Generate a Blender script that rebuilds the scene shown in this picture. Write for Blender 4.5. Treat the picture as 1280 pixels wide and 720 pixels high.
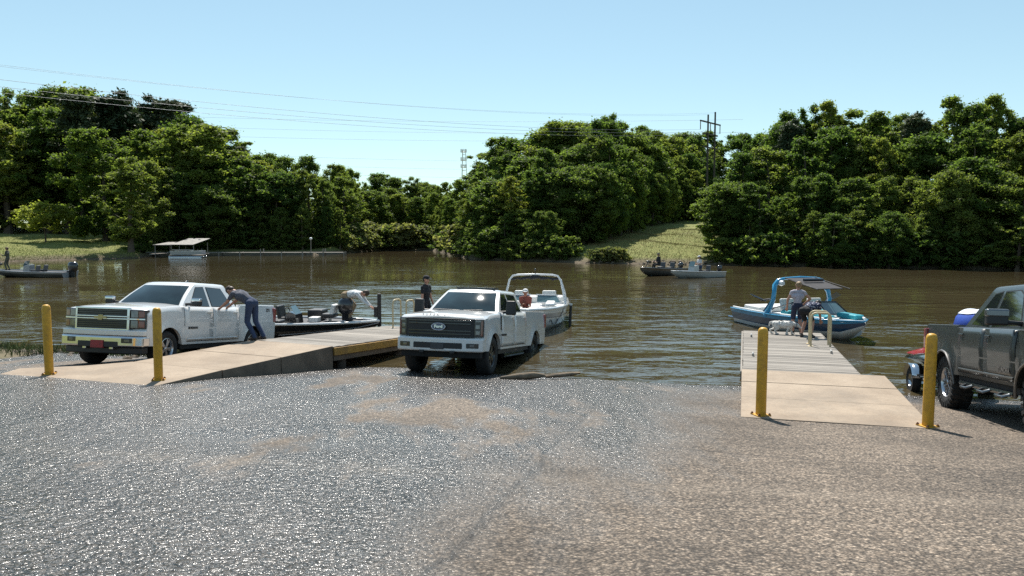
import bpy, bmesh, math, random
import numpy as np
from mathutils import Vector, Matrix, Euler
R = math.radians
random.seed(7)
for o in list(bpy.data.objects): bpy.data.objects.remove(o, do_unlink=True)
SC = bpy.context.scene
COL = SC.collection

# ------------------------------------------------------------------ camera
cd = bpy.data.cameras.new('camera'); cam = bpy.data.objects.new('camera', cd); COL.objects.link(cam)
cam.location = (0, 0, 3.4); cam.rotation_euler = (R(90 - 4.29), 0, 0)
cd.sensor_width = 36; cd.lens = 28.125; cd.clip_start = 0.1; cd.clip_end = 6000
SC.camera = cam

# ------------------------------------------------------------------ sky, sun, exposure
SUN_EL, SUN_AZ = 56.0, -6.0            # degrees; azimuth from +Y, negative to the west
w = bpy.data.worlds.new('World'); SC.world = w; w.use_nodes = True
nt = w.node_tree; nt.nodes.clear()
sky = nt.nodes.new('ShaderNodeTexSky'); sky.sky_type = 'NISHITA'; sky.sun_disc = False
sky.sun_elevation = R(SUN_EL); sky.sun_rotation = R(SUN_AZ)
sky.air_density = 0.9; sky.dust_density = 0.08; sky.ozone_density = 2.0; sky.altitude = 100
bg = nt.nodes.new('ShaderNodeBackground'); bg.inputs['Strength'].default_value = 0.108
wo = nt.nodes.new('ShaderNodeOutputWorld')
wb = nt.nodes.new('ShaderNodeMixRGB'); wb.blend_type = 'MULTIPLY'; wb.inputs[0].default_value = 1.0; wb.inputs[2].default_value = (1.40, 1.62, 1.52, 1)   # the phone's cool white balance
gm = nt.nodes.new('ShaderNodeGamma'); gm.inputs['Gamma'].default_value = 0.66; nt.links.new(sky.outputs['Color'], gm.inputs['Color'])   # tone curve that evens the sky's brightness from horizon to zenith
nt.links.new(gm.outputs[0], wb.inputs[1]); nt.links.new(wb.outputs[0], bg.inputs['Color']); nt.links.new(bg.outputs[0], wo.inputs['Surface'])
sl = bpy.data.lights.new('sun', 'SUN'); sl.energy = 4.8; sl.angle = R(0.53); sl.color = (1.0, 0.95, 0.87)
so = bpy.data.objects.new('sun', sl); COL.objects.link(so)
sdir = Vector((math.sin(R(SUN_AZ)) * math.cos(R(SUN_EL)), math.cos(R(SUN_AZ)) * math.cos(R(SUN_EL)), math.sin(R(SUN_EL))))
so.rotation_euler = (-sdir).to_track_quat('-Z', 'Y').to_euler(); so.location = (0, 0, 60)
vs = SC.view_settings; vs.view_transform = 'Standard'; vs.look = 'None'; vs.gamma = 1; vs.exposure = 0.65; vs.use_curve_mapping = False
cy = SC.cycles; cy.use_denoising = False; cy.blur_glossy = 1.5; cy.max_bounces = 7; cy.diffuse_bounces = 4; cy.glossy_bounces = 3
cy.transmission_bounces = 3; cy.transparent_max_bounces = 8; cy.sample_clamp_indirect = 1.2; cy.caustics_reflective = False; cy.caustics_refractive = False

# ------------------------------------------------------------------ material helpers
MATS = {}
def nodes(name):
    m = bpy.data.materials.new(name); m.use_nodes = True; MATS[name] = m
    nt = m.node_tree; nt.nodes.clear()
    out = nt.nodes.new('ShaderNodeOutputMaterial')
    def N(t, **kw):
        n = nt.nodes.new('ShaderNode' + t)
        for k, v in kw.items():
            if k in n.inputs.keys(): n.inputs[k].default_value = v
            else: setattr(n, k, v)
        return n
    def L(a, b): nt.links.new(a, b)
    return m, N, L, out
def ramp(N, pts, interp='LINEAR'):
    r = N('ValToRGB'); cr = r.color_ramp; cr.interpolation = interp
    while len(cr.elements) < len(pts): cr.elements.new(0.5)
    for e, (p, c) in zip(cr.elements, pts):
        e.position = p; e.color = (c, c, c, 1) if isinstance(c, (int, float)) else (*c, 1)
    return r
def mix(N, L, fac, a, b, mode='MIX'):
    n = N('MixRGB'); n.blend_type = mode
    for i, v in zip((0, 1, 2), (fac, a, b)):
        if hasattr(v, 'is_linked') or hasattr(v, 'links'): L(v, n.inputs[i])
        elif i == 0: n.inputs[0].default_value = v
        else: n.inputs[i].default_value = (*v, 1) if isinstance(v, tuple) else (v, v, v, 1)
    return n.outputs[0]
def math_(N, L, op, a, b=None, c=None, clamp=False):
    n = N('Math'); n.operation = op; n.use_clamp = clamp
    for i, v in enumerate((a, b, c)):
        if v is None: continue
        if hasattr(v, 'links'): L(v, n.inputs[i])
        else: n.inputs[i].default_value = v
    return n.outputs[0]
def simple(name, col, rough=0.5, metal=0.0, var=0.12, scale=6.0, bump=0.0, bscale=60.0, coat=0.0, spec=0.5, dirt=None, trans=0.0):
    """plain surface with a little grain: colour varies by noise, slight roughness changes, fine relief"""
    m, N, L, out = nodes(name)
    p = N('BsdfPrincipled'); tc = N('TexCoord')
    n1 = N('TexNoise', Scale=scale, Detail=5.0, Roughness=0.6); L(tc.outputs['Object'], n1.inputs['Vector'])
    d = tuple(max(0, c * (1 - var)) for c in col); b = tuple(min(1, c * (1 + var)) for c in col)
    r = ramp(N, [(0.3, d), (0.7, b)]); L(n1.outputs['Fac'], r.inputs[0])
    colo = r.outputs[0]
    if dirt:
        n2 = N('TexNoise', Scale=scale * 0.35, Detail=8.0, Roughness=0.7); L(tc.outputs['Object'], n2.inputs['Vector'])
        r2 = ramp(N, [(0.5, 0.0), (0.72, dirt[1])]); L(n2.outputs['Fac'], r2.inputs[0])
        colo = mix(N, L, r2.outputs[0], colo, dirt[0])
    L(colo, p.inputs['Base Color'])
    rr = ramp(N, [(0.3, max(0.02, rough * 0.85)), (0.7, min(1, rough * 1.15))]); L(n1.outputs['Fac'], rr.inputs[0]); L(rr.outputs[0], p.inputs['Roughness'])
    p.inputs['Metallic'].default_value = metal; p.inputs['Coat Weight'].default_value = coat; p.inputs['Coat Roughness'].default_value = 0.04
    p.inputs['Specular IOR Level'].default_value = spec
    if bump > 0:
        nb = N('TexNoise', Scale=bscale, Detail=4.0); L(tc.outputs['Object'], nb.inputs['Vector'])
        bp = N('Bump', Strength=bump, Distance=0.01); L(nb.outputs['Fac'], bp.inputs['Height']); L(bp.outputs[0], p.inputs['Normal'])
    if trans: p.inputs['Transmission Weight'].default_value = trans
    L(p.outputs[0], out.inputs['Surface'])
    return m

# ------------------------------------------------------------------ mesh helpers
class MB:
    """collects shapes; build() links them as one mesh object"""
    def __init__(s): s.v = []; s.f = []; s.m = []
    def add(s, V, F, mi=0):
        o = len(s.v); s.v += [tuple(p) for p in V]; s.f += [tuple(i + o for i in f) for f in F]; s.m += [mi] * len(F); return s
    def box(s, c, size, rot=None, mi=0, taper=1.0):
        x, y, z = (d / 2 for d in size)
        V = [Vector((a * x * (taper if e > 0 else 1), b * y * (taper if e > 0 else 1), e * z)) for e in (-1, 1) for a, b in ((-1, -1), (1, -1), (1, 1), (-1, 1))]
        if rot is not None: V = [rot @ p for p in V]
        V = [p + Vector(c) for p in V]
        return s.add(V, [(0, 3, 2, 1), (4, 5, 6, 7), (0, 1, 5, 4), (1, 2, 6, 5), (2, 3, 7, 6), (3, 0, 4, 7)], mi)
    def prism(s, pts, h, axis=2, mi=0, base=0.0):
        """polygon pts (2-D) extruded by h along axis"""
        def P(a, b, c): return {2: (a, b, c), 1: (a, c, b), 0: (c, a, b)}[axis]
        n = len(pts); V = [P(a, b, base) for a, b in pts] + [P(a, b, base + h) for a, b in pts]
        F = [tuple(range(n - 1, -1, -1)), tuple(range(n, 2 * n))] + [(i, (i + 1) % n, n + (i + 1) % n, n + i) for i in range(n)]
        return s.add(V, F, mi)
    def tube(s, path, r, n=8, mi=0, cap=True, closed=False):
        path = [Vector(p) for p in path]; m = len(path)
        rs = r if isinstance(r, (list, tuple)) else [r] * m
        V = []; up = None
        for i, p in enumerate(path):
            a = path[i - 1] if (i > 0 or closed) else p; b = path[(i + 1) % m] if (i < m - 1 or closed) else p
            t = (b - a).normalized()
            if up is None:
                up = Vector((0, 0, 1)) if abs(t.z) < 0.9 else Vector((1, 0, 0))
            up = (up - t * up.dot(t));
            if up.length < 1e-6: up = t.orthogonal()
            up.normalize(); sd = t.cross(up)
            for k in range(n):
                th = 2 * math.pi * k / n; V.append(p + (up * math.cos(th) + sd * math.sin(th)) * rs[i])
        F = []
        for i in range(m if closed else m - 1):
            j = (i + 1) % m
            for k in range(n):
                k2 = (k + 1) % n; F.append((i * n + k, j * n + k, j * n + k2, i * n + k2))
        if cap and not closed: F += [tuple(range(n)), tuple((m - 1) * n + k for k in range(n - 1, -1, -1))]
        return s.add(V, F, mi)
    def ell(s, c, rad, rot=None, nu=12, nv=8, mi=0, zmin=-1.0):
        V = []; F = []
        for j in range(nv + 1):
            ph = math.asin(zmin) + (math.pi / 2 - math.asin(zmin)) * j / nv
            for i in range(nu):
                th = 2 * math.pi * i / nu
                p = Vector((rad[0] * math.cos(ph) * math.cos(th), rad[1] * math.cos(ph) * math.sin(th), rad[2] * math.sin(ph)))
                if rot is not None: p = rot @ p
                V.append(p + Vector(c))
        for j in range(nv):
            for i in range(nu):
                i2 = (i + 1) % nu; F.append((j * nu + i, j * nu + i2, (j + 1) * nu + i2, (j + 1) * nu + i))
        F.append(tuple(range(nu - 1, -1, -1)))
        return s.add(V, F, mi)
    def lathe(s, prof, n=24, axis='Y', c=(0, 0, 0), mi=0, closed=False):
        """prof: (radius, offset along axis)"""
        V = []; F = []; m = len(prof)
        for r, a in prof:
            for k in range(n):
                th = 2 * math.pi * k / n; u, v_ = r * math.cos(th), r * math.sin(th)
                p = {'Y': (u, a, v_), 'Z': (u, v_, a), 'X': (a, u, v_)}[axis]
                V.append(Vector(p) + Vector(c))
        for i in range(m if closed else m - 1):
            i2 = (i + 1) % m
            for k in range(n):
                k2 = (k + 1) % n; F.append((i * n + k, i * n + k2, i2 * n + k2, i2 * n + k))
        return s.add(V, F, mi)
    def loft(s, secs, mi=0, closed=False, cap0=False, cap1=False):
        n = len(secs[0]); V = [p for q in secs for p in q]; F = []
        for i in range(len(secs) - 1):
            for k in range(n if closed else n - 1):
                k2 = (k + 1) % n; F.append((i * n + k, i * n + k2, (i + 1) * n + k2, (i + 1) * n + k))
        if cap0: F.append(tuple(range(n)))
        if cap1: F.append(tuple((len(secs) - 1) * n + k for k in range(n - 1, -1, -1)))
        return s.add(V, F, mi)
    def map(s, fn): s.v = [tuple(fn(Vector(p))) for p in s.v]; return s
    def build(s, name, mats, parent=None, smooth=40, bevel=0.0, seg=2, fix=True, solid=0.0):
        me = bpy.data.meshes.new(name); me.from_pydata(s.v, [], s.f)
        if not isinstance(mats, (list, tuple)): mats = [mats]
        for m in mats: me.materials.append(MATS[m] if isinstance(m, str) else m)
        me.polygons.foreach_set('material_index', s.m)
        if fix:
            bm = bmesh.new(); bm.from_mesh(me); bmesh.ops.remove_doubles(bm, verts=bm.verts, dist=1e-5)
            bmesh.ops.recalc_face_normals(bm, faces=bm.faces); bm.to_mesh(me); bm.free()
        me.update()
        if smooth: me.polygons.foreach_set('use_smooth', [True] * len(me.polygons)); me.set_sharp_from_angle(angle=R(smooth))
        o = bpy.data.objects.new(name, me); COL.objects.link(o)
        if parent is not None: o.parent = parent
        if solid:
            md = o.modifiers.new('thickness', 'SOLIDIFY'); md.thickness = solid; md.offset = -1
        if bevel > 0:
            md = o.modifiers.new('edge', 'BEVEL'); md.width = bevel; md.segments = seg; md.limit_method = 'ANGLE'; md.angle_limit = R(35)
            md.harden_normals = True; md.use_clamp_overlap = True
        return o
def tag(o, label=None, cat=None, group=None, kind=None):
    if label: o['label'] = label
    if cat: o['category'] = cat
    if group: o['group'] = group
    if kind: o['kind'] = kind
    return o
def empty(name, loc, rz=0.0, label=None, cat=None, group=None, mat=None):
    o = bpy.data.objects.new(name, None); COL.objects.link(o); o.empty_display_size = 0.3
    if mat is not None: o.matrix_world = mat
    else: o.location = loc; o.rotation_euler = (0, 0, rz)
    return tag(o, label, cat, group)
def copy_tree(o, parent=None):
    c = o.copy(); COL.objects.link(c); c.parent = parent
    for ch in o.children: copy_tree(ch, c)
    return c
def inst(src, name, parent, loc=(0, 0, 0), rot=(0, 0, 0), scale=(1, 1, 1)):
    o = bpy.data.objects.new(name, src.data); COL.objects.link(o); o.parent = parent
    for md in src.modifiers:
        if md.type == 'BEVEL':
            k = o.modifiers.new('edge', 'BEVEL'); k.width = md.width; k.segments = md.segments; k.limit_method = 'ANGLE'; k.angle_limit = md.angle_limit; k.harden_normals = True
    o.location = loc; o.rotation_euler = rot; o.scale = scale
    return o
def ground_frame(loc, heading, slope=True):
    """matrix for a thing standing on the ramp, local +X along heading"""
    h = Vector((heading[0], heading[1], 0)).normalized()
    gx, gy = (-0.03, -0.104) if slope else (0, 0)
    f = Vector((h.x, h.y, gx * h.x + gy * h.y)).normalized(); up = Vector((-gx, -gy, 1)).normalized()
    lf = up.cross(f); m = Matrix((f, lf, up)).transposed().to_4x4(); m.translation = loc
    return m

# ------------------------------------------------------------------ terrain shape
def plane(x, y): return 1.9 - 0.104 * y - 0.03 * np.clip(x, -60, 30)
ST = [(-3, 70), (-1.2, 76), (-0.64, 81), (-0.47, 91), (-0.44, 99), (-0.225, 102), (-0.17, 119), (-0.10, 121), (-0.055, 87), (0.10, 77), (0.24, 74), (0.64, 65), (1.4, 58), (3, 50)]
def yshore(t): return np.interp(t, [a for a, b in ST], [b for a, b in ST])
SLOPE = [(-3, .10), (-0.47, .10), (-0.40, .13), (-0.2, .10), (-0.08, .10), (-0.03, .13), (0.1, .14), (0.2, .155), (0.3, .16), (3, .16)]
def far_h(x, y):
    t = x / np.maximum(y, 1.0); s = y - yshore(t)
    k = np.interp(t, [a for a, b in SLOPE], [b for a, b in SLOPE])
    land = 0.30 * (1 - np.exp(-np.maximum(s, 0) / 0.5)) + k * 45 * (1 - np.exp(-np.maximum(s, 0) / 45.0))
    lump = 0.18 * np.sin(x * 0.31 + 1.3 * np.sin(y * 0.23)) * np.sin(y * 0.27 + 0.7) + 0.10 * np.sin(x * 0.83 + y * 0.61)
    return np.where(s > 0, land + lump * np.clip(s / 6, 0, 1), np.maximum(s * 0.35, -2.5) - 0.03)
def ground_h(x, y):
    x = np.asarray(x, float); y = np.asarray(y, float)
    near = plane(x, y); near = np.where(y < -10, plane(x, -10) + 0 * y, near)
    return np.where(y < 45, np.maximum(near, -2.5), np.maximum(far_h(x, y), -2.5))
def gz(x, y): return float(ground_h(x, y))

xs = np.concatenate([np.arange(-2500, -300, 200), np.arange(-300, -80, 12), np.arange(-80, 80, 1.4), np.arange(80, 300, 12), np.arange(300, 2501, 200)])
ys = np.concatenate([[-300, -100, -40], np.arange(-15, 30, 0.75), np.arange(30, 62, 4), np.arange(62, 150, 1.2), np.arange(150, 300, 8), np.arange(300, 3000, 150)])
X, Y = np.meshgrid(xs, ys); Z = ground_h(X, Y)
onramp = (X > -12.5) & (X < 24) & (Y < 27) & (Y > -40)
Z = np.where(onramp, Z - 0.06, Z)
Z = Z + np.where((Y < 40) & ~onramp, 0.05 * np.sin(X * 1.7) * np.sin(Y * 1.3) + 0.04, 0)
nx, ny = len(xs), len(ys)
V = np.stack([X.ravel(), Y.ravel(), Z.ravel()], 1)
idx = np.arange(nx * ny).reshape(ny, nx)
F = np.stack([idx[:-1, :-1].ravel(), idx[:-1, 1:].ravel(), idx[1:, 1:].ravel(), idx[1:, :-1].ravel()], 1)
def np_mesh(name, V, F, mat, smooth=True):
    me = bpy.data.meshes.new(name); k = F.shape[1]
    me.vertices.add(len(V)); me.vertices.foreach_set('co', V.astype(np.float32).ravel())
    me.loops.add(F.size); me.loops.foreach_set('vertex_index', F.astype(np.int32).ravel())
    me.polygons.add(len(F)); me.polygons.foreach_set('loop_start', np.arange(0, F.size, k, dtype=np.int32))
    if smooth: me.polygons.foreach_set('use_smooth', np.ones(len(F), bool))
    me.update(calc_edges=True); me.validate()
    if mat is not None: me.materials.append(MATS[mat])
    return me

# ---- ground materials
m, N, L, out = nodes('earth')
p = N('BsdfPrincipled', Roughness=0.95); geo = N('NewGeometry')
na = N('TexNoise', Scale=0.25, Detail=6.0, Roughness=0.65); nb_ = N('TexNoise', Scale=2.2, Detail=8.0, Roughness=0.7)
L(geo.outputs['Position'], na.inputs['Vector']); L(geo.outputs['Position'], nb_.inputs['Vector'])
grass = ramp(N, [(0.30, (0.10, 0.128, 0.022)), (0.5, (0.165, 0.178, 0.038)), (0.74, (0.24, 0.205, 0.075))]); L(nb_.outputs['Fac'], grass.inputs[0])
soil = ramp(N, [(0.35, (0.10, 0.07, 0.045)), (0.7, (0.19, 0.14, 0.09))]); L(nb_.outputs['Fac'], soil.inputs[0])
bare = ramp(N, [(0.60, 0.0), (0.72, 0.7)]); L(na.outputs['Fac'], bare.inputs[0])
c1 = mix(N, L, bare.outputs[0], grass.outputs[0], soil.outputs[0])
sep = N('SeparateXYZ'); L(geo.outputs['Position'], sep.inputs[0])
shore = ramp(N, [(0.0, 1.0), (0.35, 0.75), (0.6, 0.0)]); L(sep.outputs['Z'], shore.inputs[0])
mud = ramp(N, [(0.35, (0.07, 0.05, 0.03)), (0.7, (0.15, 0.11, 0.075))]); L(nb_.outputs['Fac'], mud.inputs[0])
c2 = mix(N, L, shore.outputs[0], c1, mud.outputs[0])
L(c2, p.inputs['Base Color'])
bp = N('Bump', Strength=0.7, Distance=0.15); nc = N('TexNoise', Scale=5.0, Detail=8.0); L(geo.outputs['Position'], nc.inputs['Vector']); L(nc.outputs['Fac'], bp.inputs['Height']); L(bp.outputs[0], p.inputs['Normal'])
L(p.outputs[0], out.inputs['Surface'])
ground = bpy.data.objects.new('ground', np_mesh('ground', V, F, 'earth')); COL.objects.link(ground); tag(ground, kind='structure')

# ---- boat ramp: weathered exposed-aggregate asphalt, wet where boats drip
m, N, L, out = nodes('asphalt')
p = N('BsdfPrincipled'); geo = N('NewGeometry'); P = geo.outputs['Position']
vo = N('TexVoronoi', Scale=46.0); vo.feature = 'F1'; L(P, vo.inputs['Vector'])
vo2 = N('TexVoronoi', Scale=70.0); L(P, vo2.inputs['Vector'])
vo3 = N('TexVoronoi', Scale=11.5); L(P, vo3.inputs['Vector']); vo4 = N('TexVoronoi', Scale=29.0); L(P, vo4.inputs['Vector'])
nl = N('TexNoise', Scale=0.55, Detail=7.0, Roughness=0.62); L(P, nl.inputs['Vector'])
nm_ = N('TexNoise', Scale=20.0, Detail=6.0, Roughness=0.7); L(P, nm_.inputs['Vector'])
sepc = N('SeparateColor'); L(vo.outputs['Color'], sepc.inputs[0])
chip = ramp(N, [(0.0, (0.03, 0.028, 0.028)), (0.35, (0.11, 0.10, 0.085)), (0.7, (0.27, 0.235, 0.195)), (1.0, (0.50, 0.45, 0.39))]); L(sepc.outputs[0], chip.inputs[0])
sepd = N('SeparateColor'); L(vo4.outputs['Color'], sepd.inputs[0]); chip2 = ramp(N, [(0.0, (0.03, 0.027, 0.026)), (0.4, (0.12, 0.10, 0.082)), (0.8, (0.29, 0.235, 0.185)), (1.0, (0.42, 0.36, 0.30))]); L(sepd.outputs[1], chip2.inputs[0])
gap = ramp(N, [(0.25, 1.0), (0.62, 0.0)]); L(vo.outputs['Distance'], gap.inputs[0])
tone = ramp(N, [(0.3, (0.11, 0.09, 0.072)), (0.7, (0.32, 0.255, 0.195))]); L(nm_.outputs['Fac'], tone.inputs[0])
c = mix(N, L, 0.42, chip.outputs[0], chip2.outputs[0]); c = mix(N, L, 0.25, c, tone.outputs[0])
gp2 = ramp(N, [(0.36, 1.0), (0.60, 0.48)]); L(vo.outputs['Distance'], gp2.inputs[0]); gp4 = ramp(N, [(0.40, 1.0), (0.64, 0.50)]); L(vo4.outputs['Distance'], gp4.inputs[0])
c = mix(N, L, 1.0, c, gp2.outputs[0], 'MULTIPLY'); c = mix(N, L, 1.0, c, gp4.outputs[0], 'MULTIPLY'); c = mix(N, L, 1.0, c, (1.55, 1.42, 1.29), 'MULTIPLY')   # dark binder between the stones
dk = ramp(N, [(0.36, 0.55), (0.60, 1.0)]); L(nl.outputs['Fac'], dk.inputs[0])
c = mix(N, L, 1.0, c, dk.outputs[0], 'MULTIPLY')
sx = N('SeparateXYZ'); L(P, sx.inputs[0])
# wet side of a wandering edge that runs up the ramp (x < 0.41*y - 2.4), dripped on by trailers
mp = N('Mapping'); mp.inputs['Rotation'].default_value = (0, 0, R(-16)); mp.inputs['Scale'].default_value = (0.55, 0.13, 1); L(P, mp.inputs['Vector'])
ni = N('TexNoise', Scale=1.0, Detail=7.0, Roughness=0.62, Distortion=0.2); L(mp.outputs[0], ni.inputs['Vector'])
mp2 = N('Mapping'); mp2.inputs['Rotation'].default_value = (0, 0, R(-14)); mp2.inputs['Scale'].default_value = (1.7, 0.10, 1); L(P, mp2.inputs['Vector'])
nt2 = N('TexNoise', Scale=1.0, Detail=5.0, Roughness=0.6); L(mp2.outputs[0], nt2.inputs['Vector'])
e1 = math_(N, L, 'MULTIPLY', sx.outputs['Y'], 0.41); e1 = math_(N, L, 'SUBTRACT', e1, sx.outputs['X']); e1 = math_(N, L, 'SUBTRACT', e1, 2.2)
nw = math_(N, L, 'MULTIPLY', math_(N, L, 'SUBTRACT', nl.outputs['Fac'], 0.5), 4.0); e1 = math_(N, L, 'ADD', e1, nw)
nw2 = math_(N, L, 'MULTIPLY', math_(N, L, 'SUBTRACT', nt2.outputs['Fac'], 0.5), 4.0); e1 = math_(N, L, 'ADD', e1, nw2)
wet = N('MapRange'); wet.clamp = True; L(e1, wet.inputs[0]); wet.inputs[1].default_value = -1.1; wet.inputs[2].default_value = 1.1
isl = ramp(N, [(0.28, 0.15), (0.36, 1.0), (0.55, 1.0), (0.62, 0.05)]); L(ni.outputs['Fac'], isl.inputs[0])
wetm = math_(N, L, 'MULTIPLY', wet.outputs[0], isl.outputs[0])
# soaked strip by the waterline
edge = N('MapRange'); edge.clamp = True; L(sx.outputs['Z'], edge.inputs[0]); edge.inputs[1].default_value = 0.22; edge.inputs[2].default_value = 0.05
wetm = math_(N, L, 'MAXIMUM', wetm, edge.outputs[0])
wc = mix(N, L, 1.0, c, (0.50, 0.55, 0.64), 'MULTIPLY')
col = mix(N, L, wetm, c, wc)
# a sealed joint running across the dry side and a worn crack, both wandering a little
wob = math_(N, L, 'MULTIPLY', math_(N, L, 'SUBTRACT', nl.outputs['Fac'], 0.5), 0.5)
def seam(ax, ay, c0, width, tone_, strength):
    global col
    d = math_(N, L, 'ADD', math_(N, L, 'MULTIPLY', sx.outputs['X'], ax), math_(N, L, 'MULTIPLY', sx.outputs['Y'], ay)); d = math_(N, L, 'ADD', math_(N, L, 'SUBTRACT', d, c0), wob)
    d = math_(N, L, 'ABSOLUTE', d); mr = N('MapRange'); mr.clamp = True; L(d, mr.inputs[0]); mr.inputs[1].default_value = 0.0; mr.inputs[2].default_value = width; mr.inputs[3].default_value = strength; mr.inputs[4].default_value = 0.0
    f = math_(N, L, 'MULTIPLY', mr.outputs[0], ramp_n.outputs[0]); col = mix(N, L, f, col, tone_)
ramp_n = ramp(N, [(0.35, 0.15), (0.6, 1.0)]); L(nm_.outputs['Fac'], ramp_n.inputs[0])
seam(0.13, 1.0, 7.0, 0.30, (0.33, 0.27, 0.21), 0.25)
seam(1.0, -0.22, -1.45, 0.07, (0.02, 0.018, 0.016), 1.0); seam(0.32, 1.0, 9.4, 0.05, (0.025, 0.02, 0.018), 0.9)

L(col, p.inputs['Base Color'])
rg = N('MapRange'); L(wetm, rg.inputs[0]); rg.inputs[3].default_value = 0.85; rg.inputs[4].default_value = 0.33; L(rg.outputs[0], p.inputs['Roughness'])

fine = math_(N, L, 'ADD', math_(N, L, 'MULTIPLY', vo.outputs['Distance'], 0.011), math_(N, L, 'MULTIPLY', vo2.outputs['Distance'], 0.002))
vo5 = N('TexVoronoi', Scale=6.3); L(P, vo5.inputs['Vector'])
coarse = math_(N, L, 'ADD', math_(N, L, 'MULTIPLY', vo3.outputs['Distance'], 0.036), math_(N, L, 'MULTIPLY', vo4.outputs['Distance'], 0.020))
coarse = math_(N, L, 'ADD', coarse, math_(N, L, 'MULTIPLY', vo5.outputs['Distance'], 0.040))
film = N('MapRange'); film.clamp = True; L(nt2.outputs['Fac'], film.inputs[0]); film.inputs[1].default_value = 0.50; film.inputs[2].default_value = 0.62      # lanes where standing water levels the stones
filmw = math_(N, L, 'MULTIPLY', film.outputs[0], wetm)
rav = math_(N, L, 'MULTIPLY', math_(N, L, 'MULTIPLY_ADD', wetm, 0.66, 0.34), math_(N, L, 'MULTIPLY_ADD', filmw, -0.45, 1.0))              # the soaked lanes are the most ravelled
hh = math_(N, L, 'ADD', fine, math_(N, L, 'MULTIPLY', coarse, rav))
hh = math_(N, L, 'SUBTRACT', 1.0, hh)
bp = N('Bump', Strength=1.0, Distance=1.0); L(hh, bp.inputs['Height'])
bp2 = N('Bump', Strength=0.5, Distance=0.03); L(nm_.outputs['Fac'], bp2.inputs['Height']); L(bp2.outputs[0], bp.inputs['Normal'])
# a thin film of water over the soaked lanes: it smooths the stones and mirrors the sky
bf = N('Bump', Strength=1.0, Distance=1.0); L(math_(N, L, 'MULTIPLY', math_(N, L, 'ADD', math_(N, L, 'ADD', math_(N, L, 'MULTIPLY', vo3.outputs['Distance'], 0.030), math_(N, L, 'MULTIPLY', vo4.outputs['Distance'], 0.020)), fine), -0.5), bf.inputs['Height'])
L(bf.outputs[0], p.inputs['Coat Normal']); L(math_(N, L, 'MULTIPLY', wetm, 0.75), p.inputs['Coat Weight']); p.inputs['Coat Roughness'].default_value = 0.17; p.inputs['Coat IOR'].default_value = 1.33
L(bp.outputs[0], p.inputs['Normal']); L(p.outputs[0], out.inputs['Surface'])

xr = np.arange(-12.6, 24.01, 0.2); yr = np.arange(-12, 27.01, 0.2)
X, Y = np.meshgrid(xr, yr)
Z = plane(X, Y) + 0.012 + 0.012 * np.sin(X * 0.9 + 1.2 * np.sin(Y * 0.35)) * np.sin(Y * 0.55 + 0.4) + 0.006 * np.sin(X * 2.1 + Y * 1.3)
for (cx, cy_, rx, ry, d) in [(-2.0, 8.6, 1.3, .45, .03), (-3.1, 8.9, .9, .35, .025), (-1.2, 12.5, 1.6, .8, -.02), (-5.5, 6.5, 1.6, .4, .025), (0.4, 5.2, .3, 1.2, .02), (1.3, 15.2, .8, .4, -.015)]:
    Z -= d * np.exp(-((X - cx) / rx) ** 2 - ((Y - cy_) / ry) ** 2)
Z = np.where((X < -12.4) | (Y > 26.9), Z - 0.12, Z)
jx = 0.35 * np.sin(Y * 1.7) + 0.2 * np.sin(Y * 4.1 + 1)
Xj = np.where(X < -12.3, X + jx, X)
nx, ny = len(xr), len(yr); idx = np.arange(nx * ny).reshape(ny, nx)
V = np.stack([Xj.ravel(), Y.ravel(), Z.ravel()], 1)
F = np.stack([idx[:-1, :-1].ravel(), idx[:-1, 1:].ravel(), idx[1:, 1:].ravel(), idx[1:, :-1].ravel()], 1)
rampo = bpy.data.objects.new('boat_ramp', np_mesh('boat_ramp', V, F, 'asphalt')); COL.objects.link(rampo); tag(rampo, kind='structure')

# ---- water
m, N, L, out = nodes('lake_water')
p = N('BsdfPrincipled', Roughness=0.035, IOR=1.333); geo = N('NewGeometry'); P = geo.outputs['Position']
nq = N('TexNoise', Scale=0.06, Detail=3.0); L(P, nq.inputs['Vector'])
cr = ramp(N, [(0.3, (0.052, 0.041, 0.021)), (0.7, (0.072, 0.057, 0.031))]); L(nq.outputs['Fac'], cr.inputs[0]); L(cr.outputs[0], p.inputs['Base Color'])
mp = N('Mapping'); mp.inputs['Scale'].default_value = (0.7, 1.0, 1.0); mp.inputs['Rotation'].default_value = (0, 0, R(14)); L(P, mp.inputs['Vector'])
w1 = N('TexNoise', Scale=3.2, Detail=2.5, Roughness=0.55, Distortion=0.9); L(mp.outputs[0], w1.inputs['Vector'])
w2 = N('TexNoise', Scale=1.1, Detail=2.0, Roughness=0.5); L(mp.outputs[0], w2.inputs['Vector'])
# gusts: smoother and rougher patches
mg = N('Mapping'); mg.inputs['Scale'].default_value = (0.035, 0.10, 1.0); L(P, mg.inputs['Vector'])
wg = N('TexNoise', Scale=1.0, Detail=4.0, Roughness=0.6); L(mg.outputs[0], wg.inputs['Vector'])
gu = ramp(N, [(0.40, 0.16), (0.60, 1.0)]); L(wg.outputs['Fac'], gu.inputs[0])
sy = N('SeparateXYZ'); L(P, sy.inputs[0]); shel = N('MapRange'); shel.clamp = True; shel.interpolation_type = 'SMOOTHSTEP'; L(sy.outputs['Y'], shel.inputs[0])   # ripples die away towards the sheltered far bank
shel.inputs[1].default_value = 30; shel.inputs[2].default_value = 70; shel.inputs[3].default_value = 1.0; shel.inputs[4].default_value = 0.30
hsum = math_(N, L, 'ADD', math_(N, L, 'MULTIPLY', w1.outputs['Fac'], 0.30), w2.outputs['Fac'])
hsum = math_(N, L, 'MULTIPLY', math_(N, L, 'MULTIPLY', hsum, gu.outputs[0]), shel.outputs[0])
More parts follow.
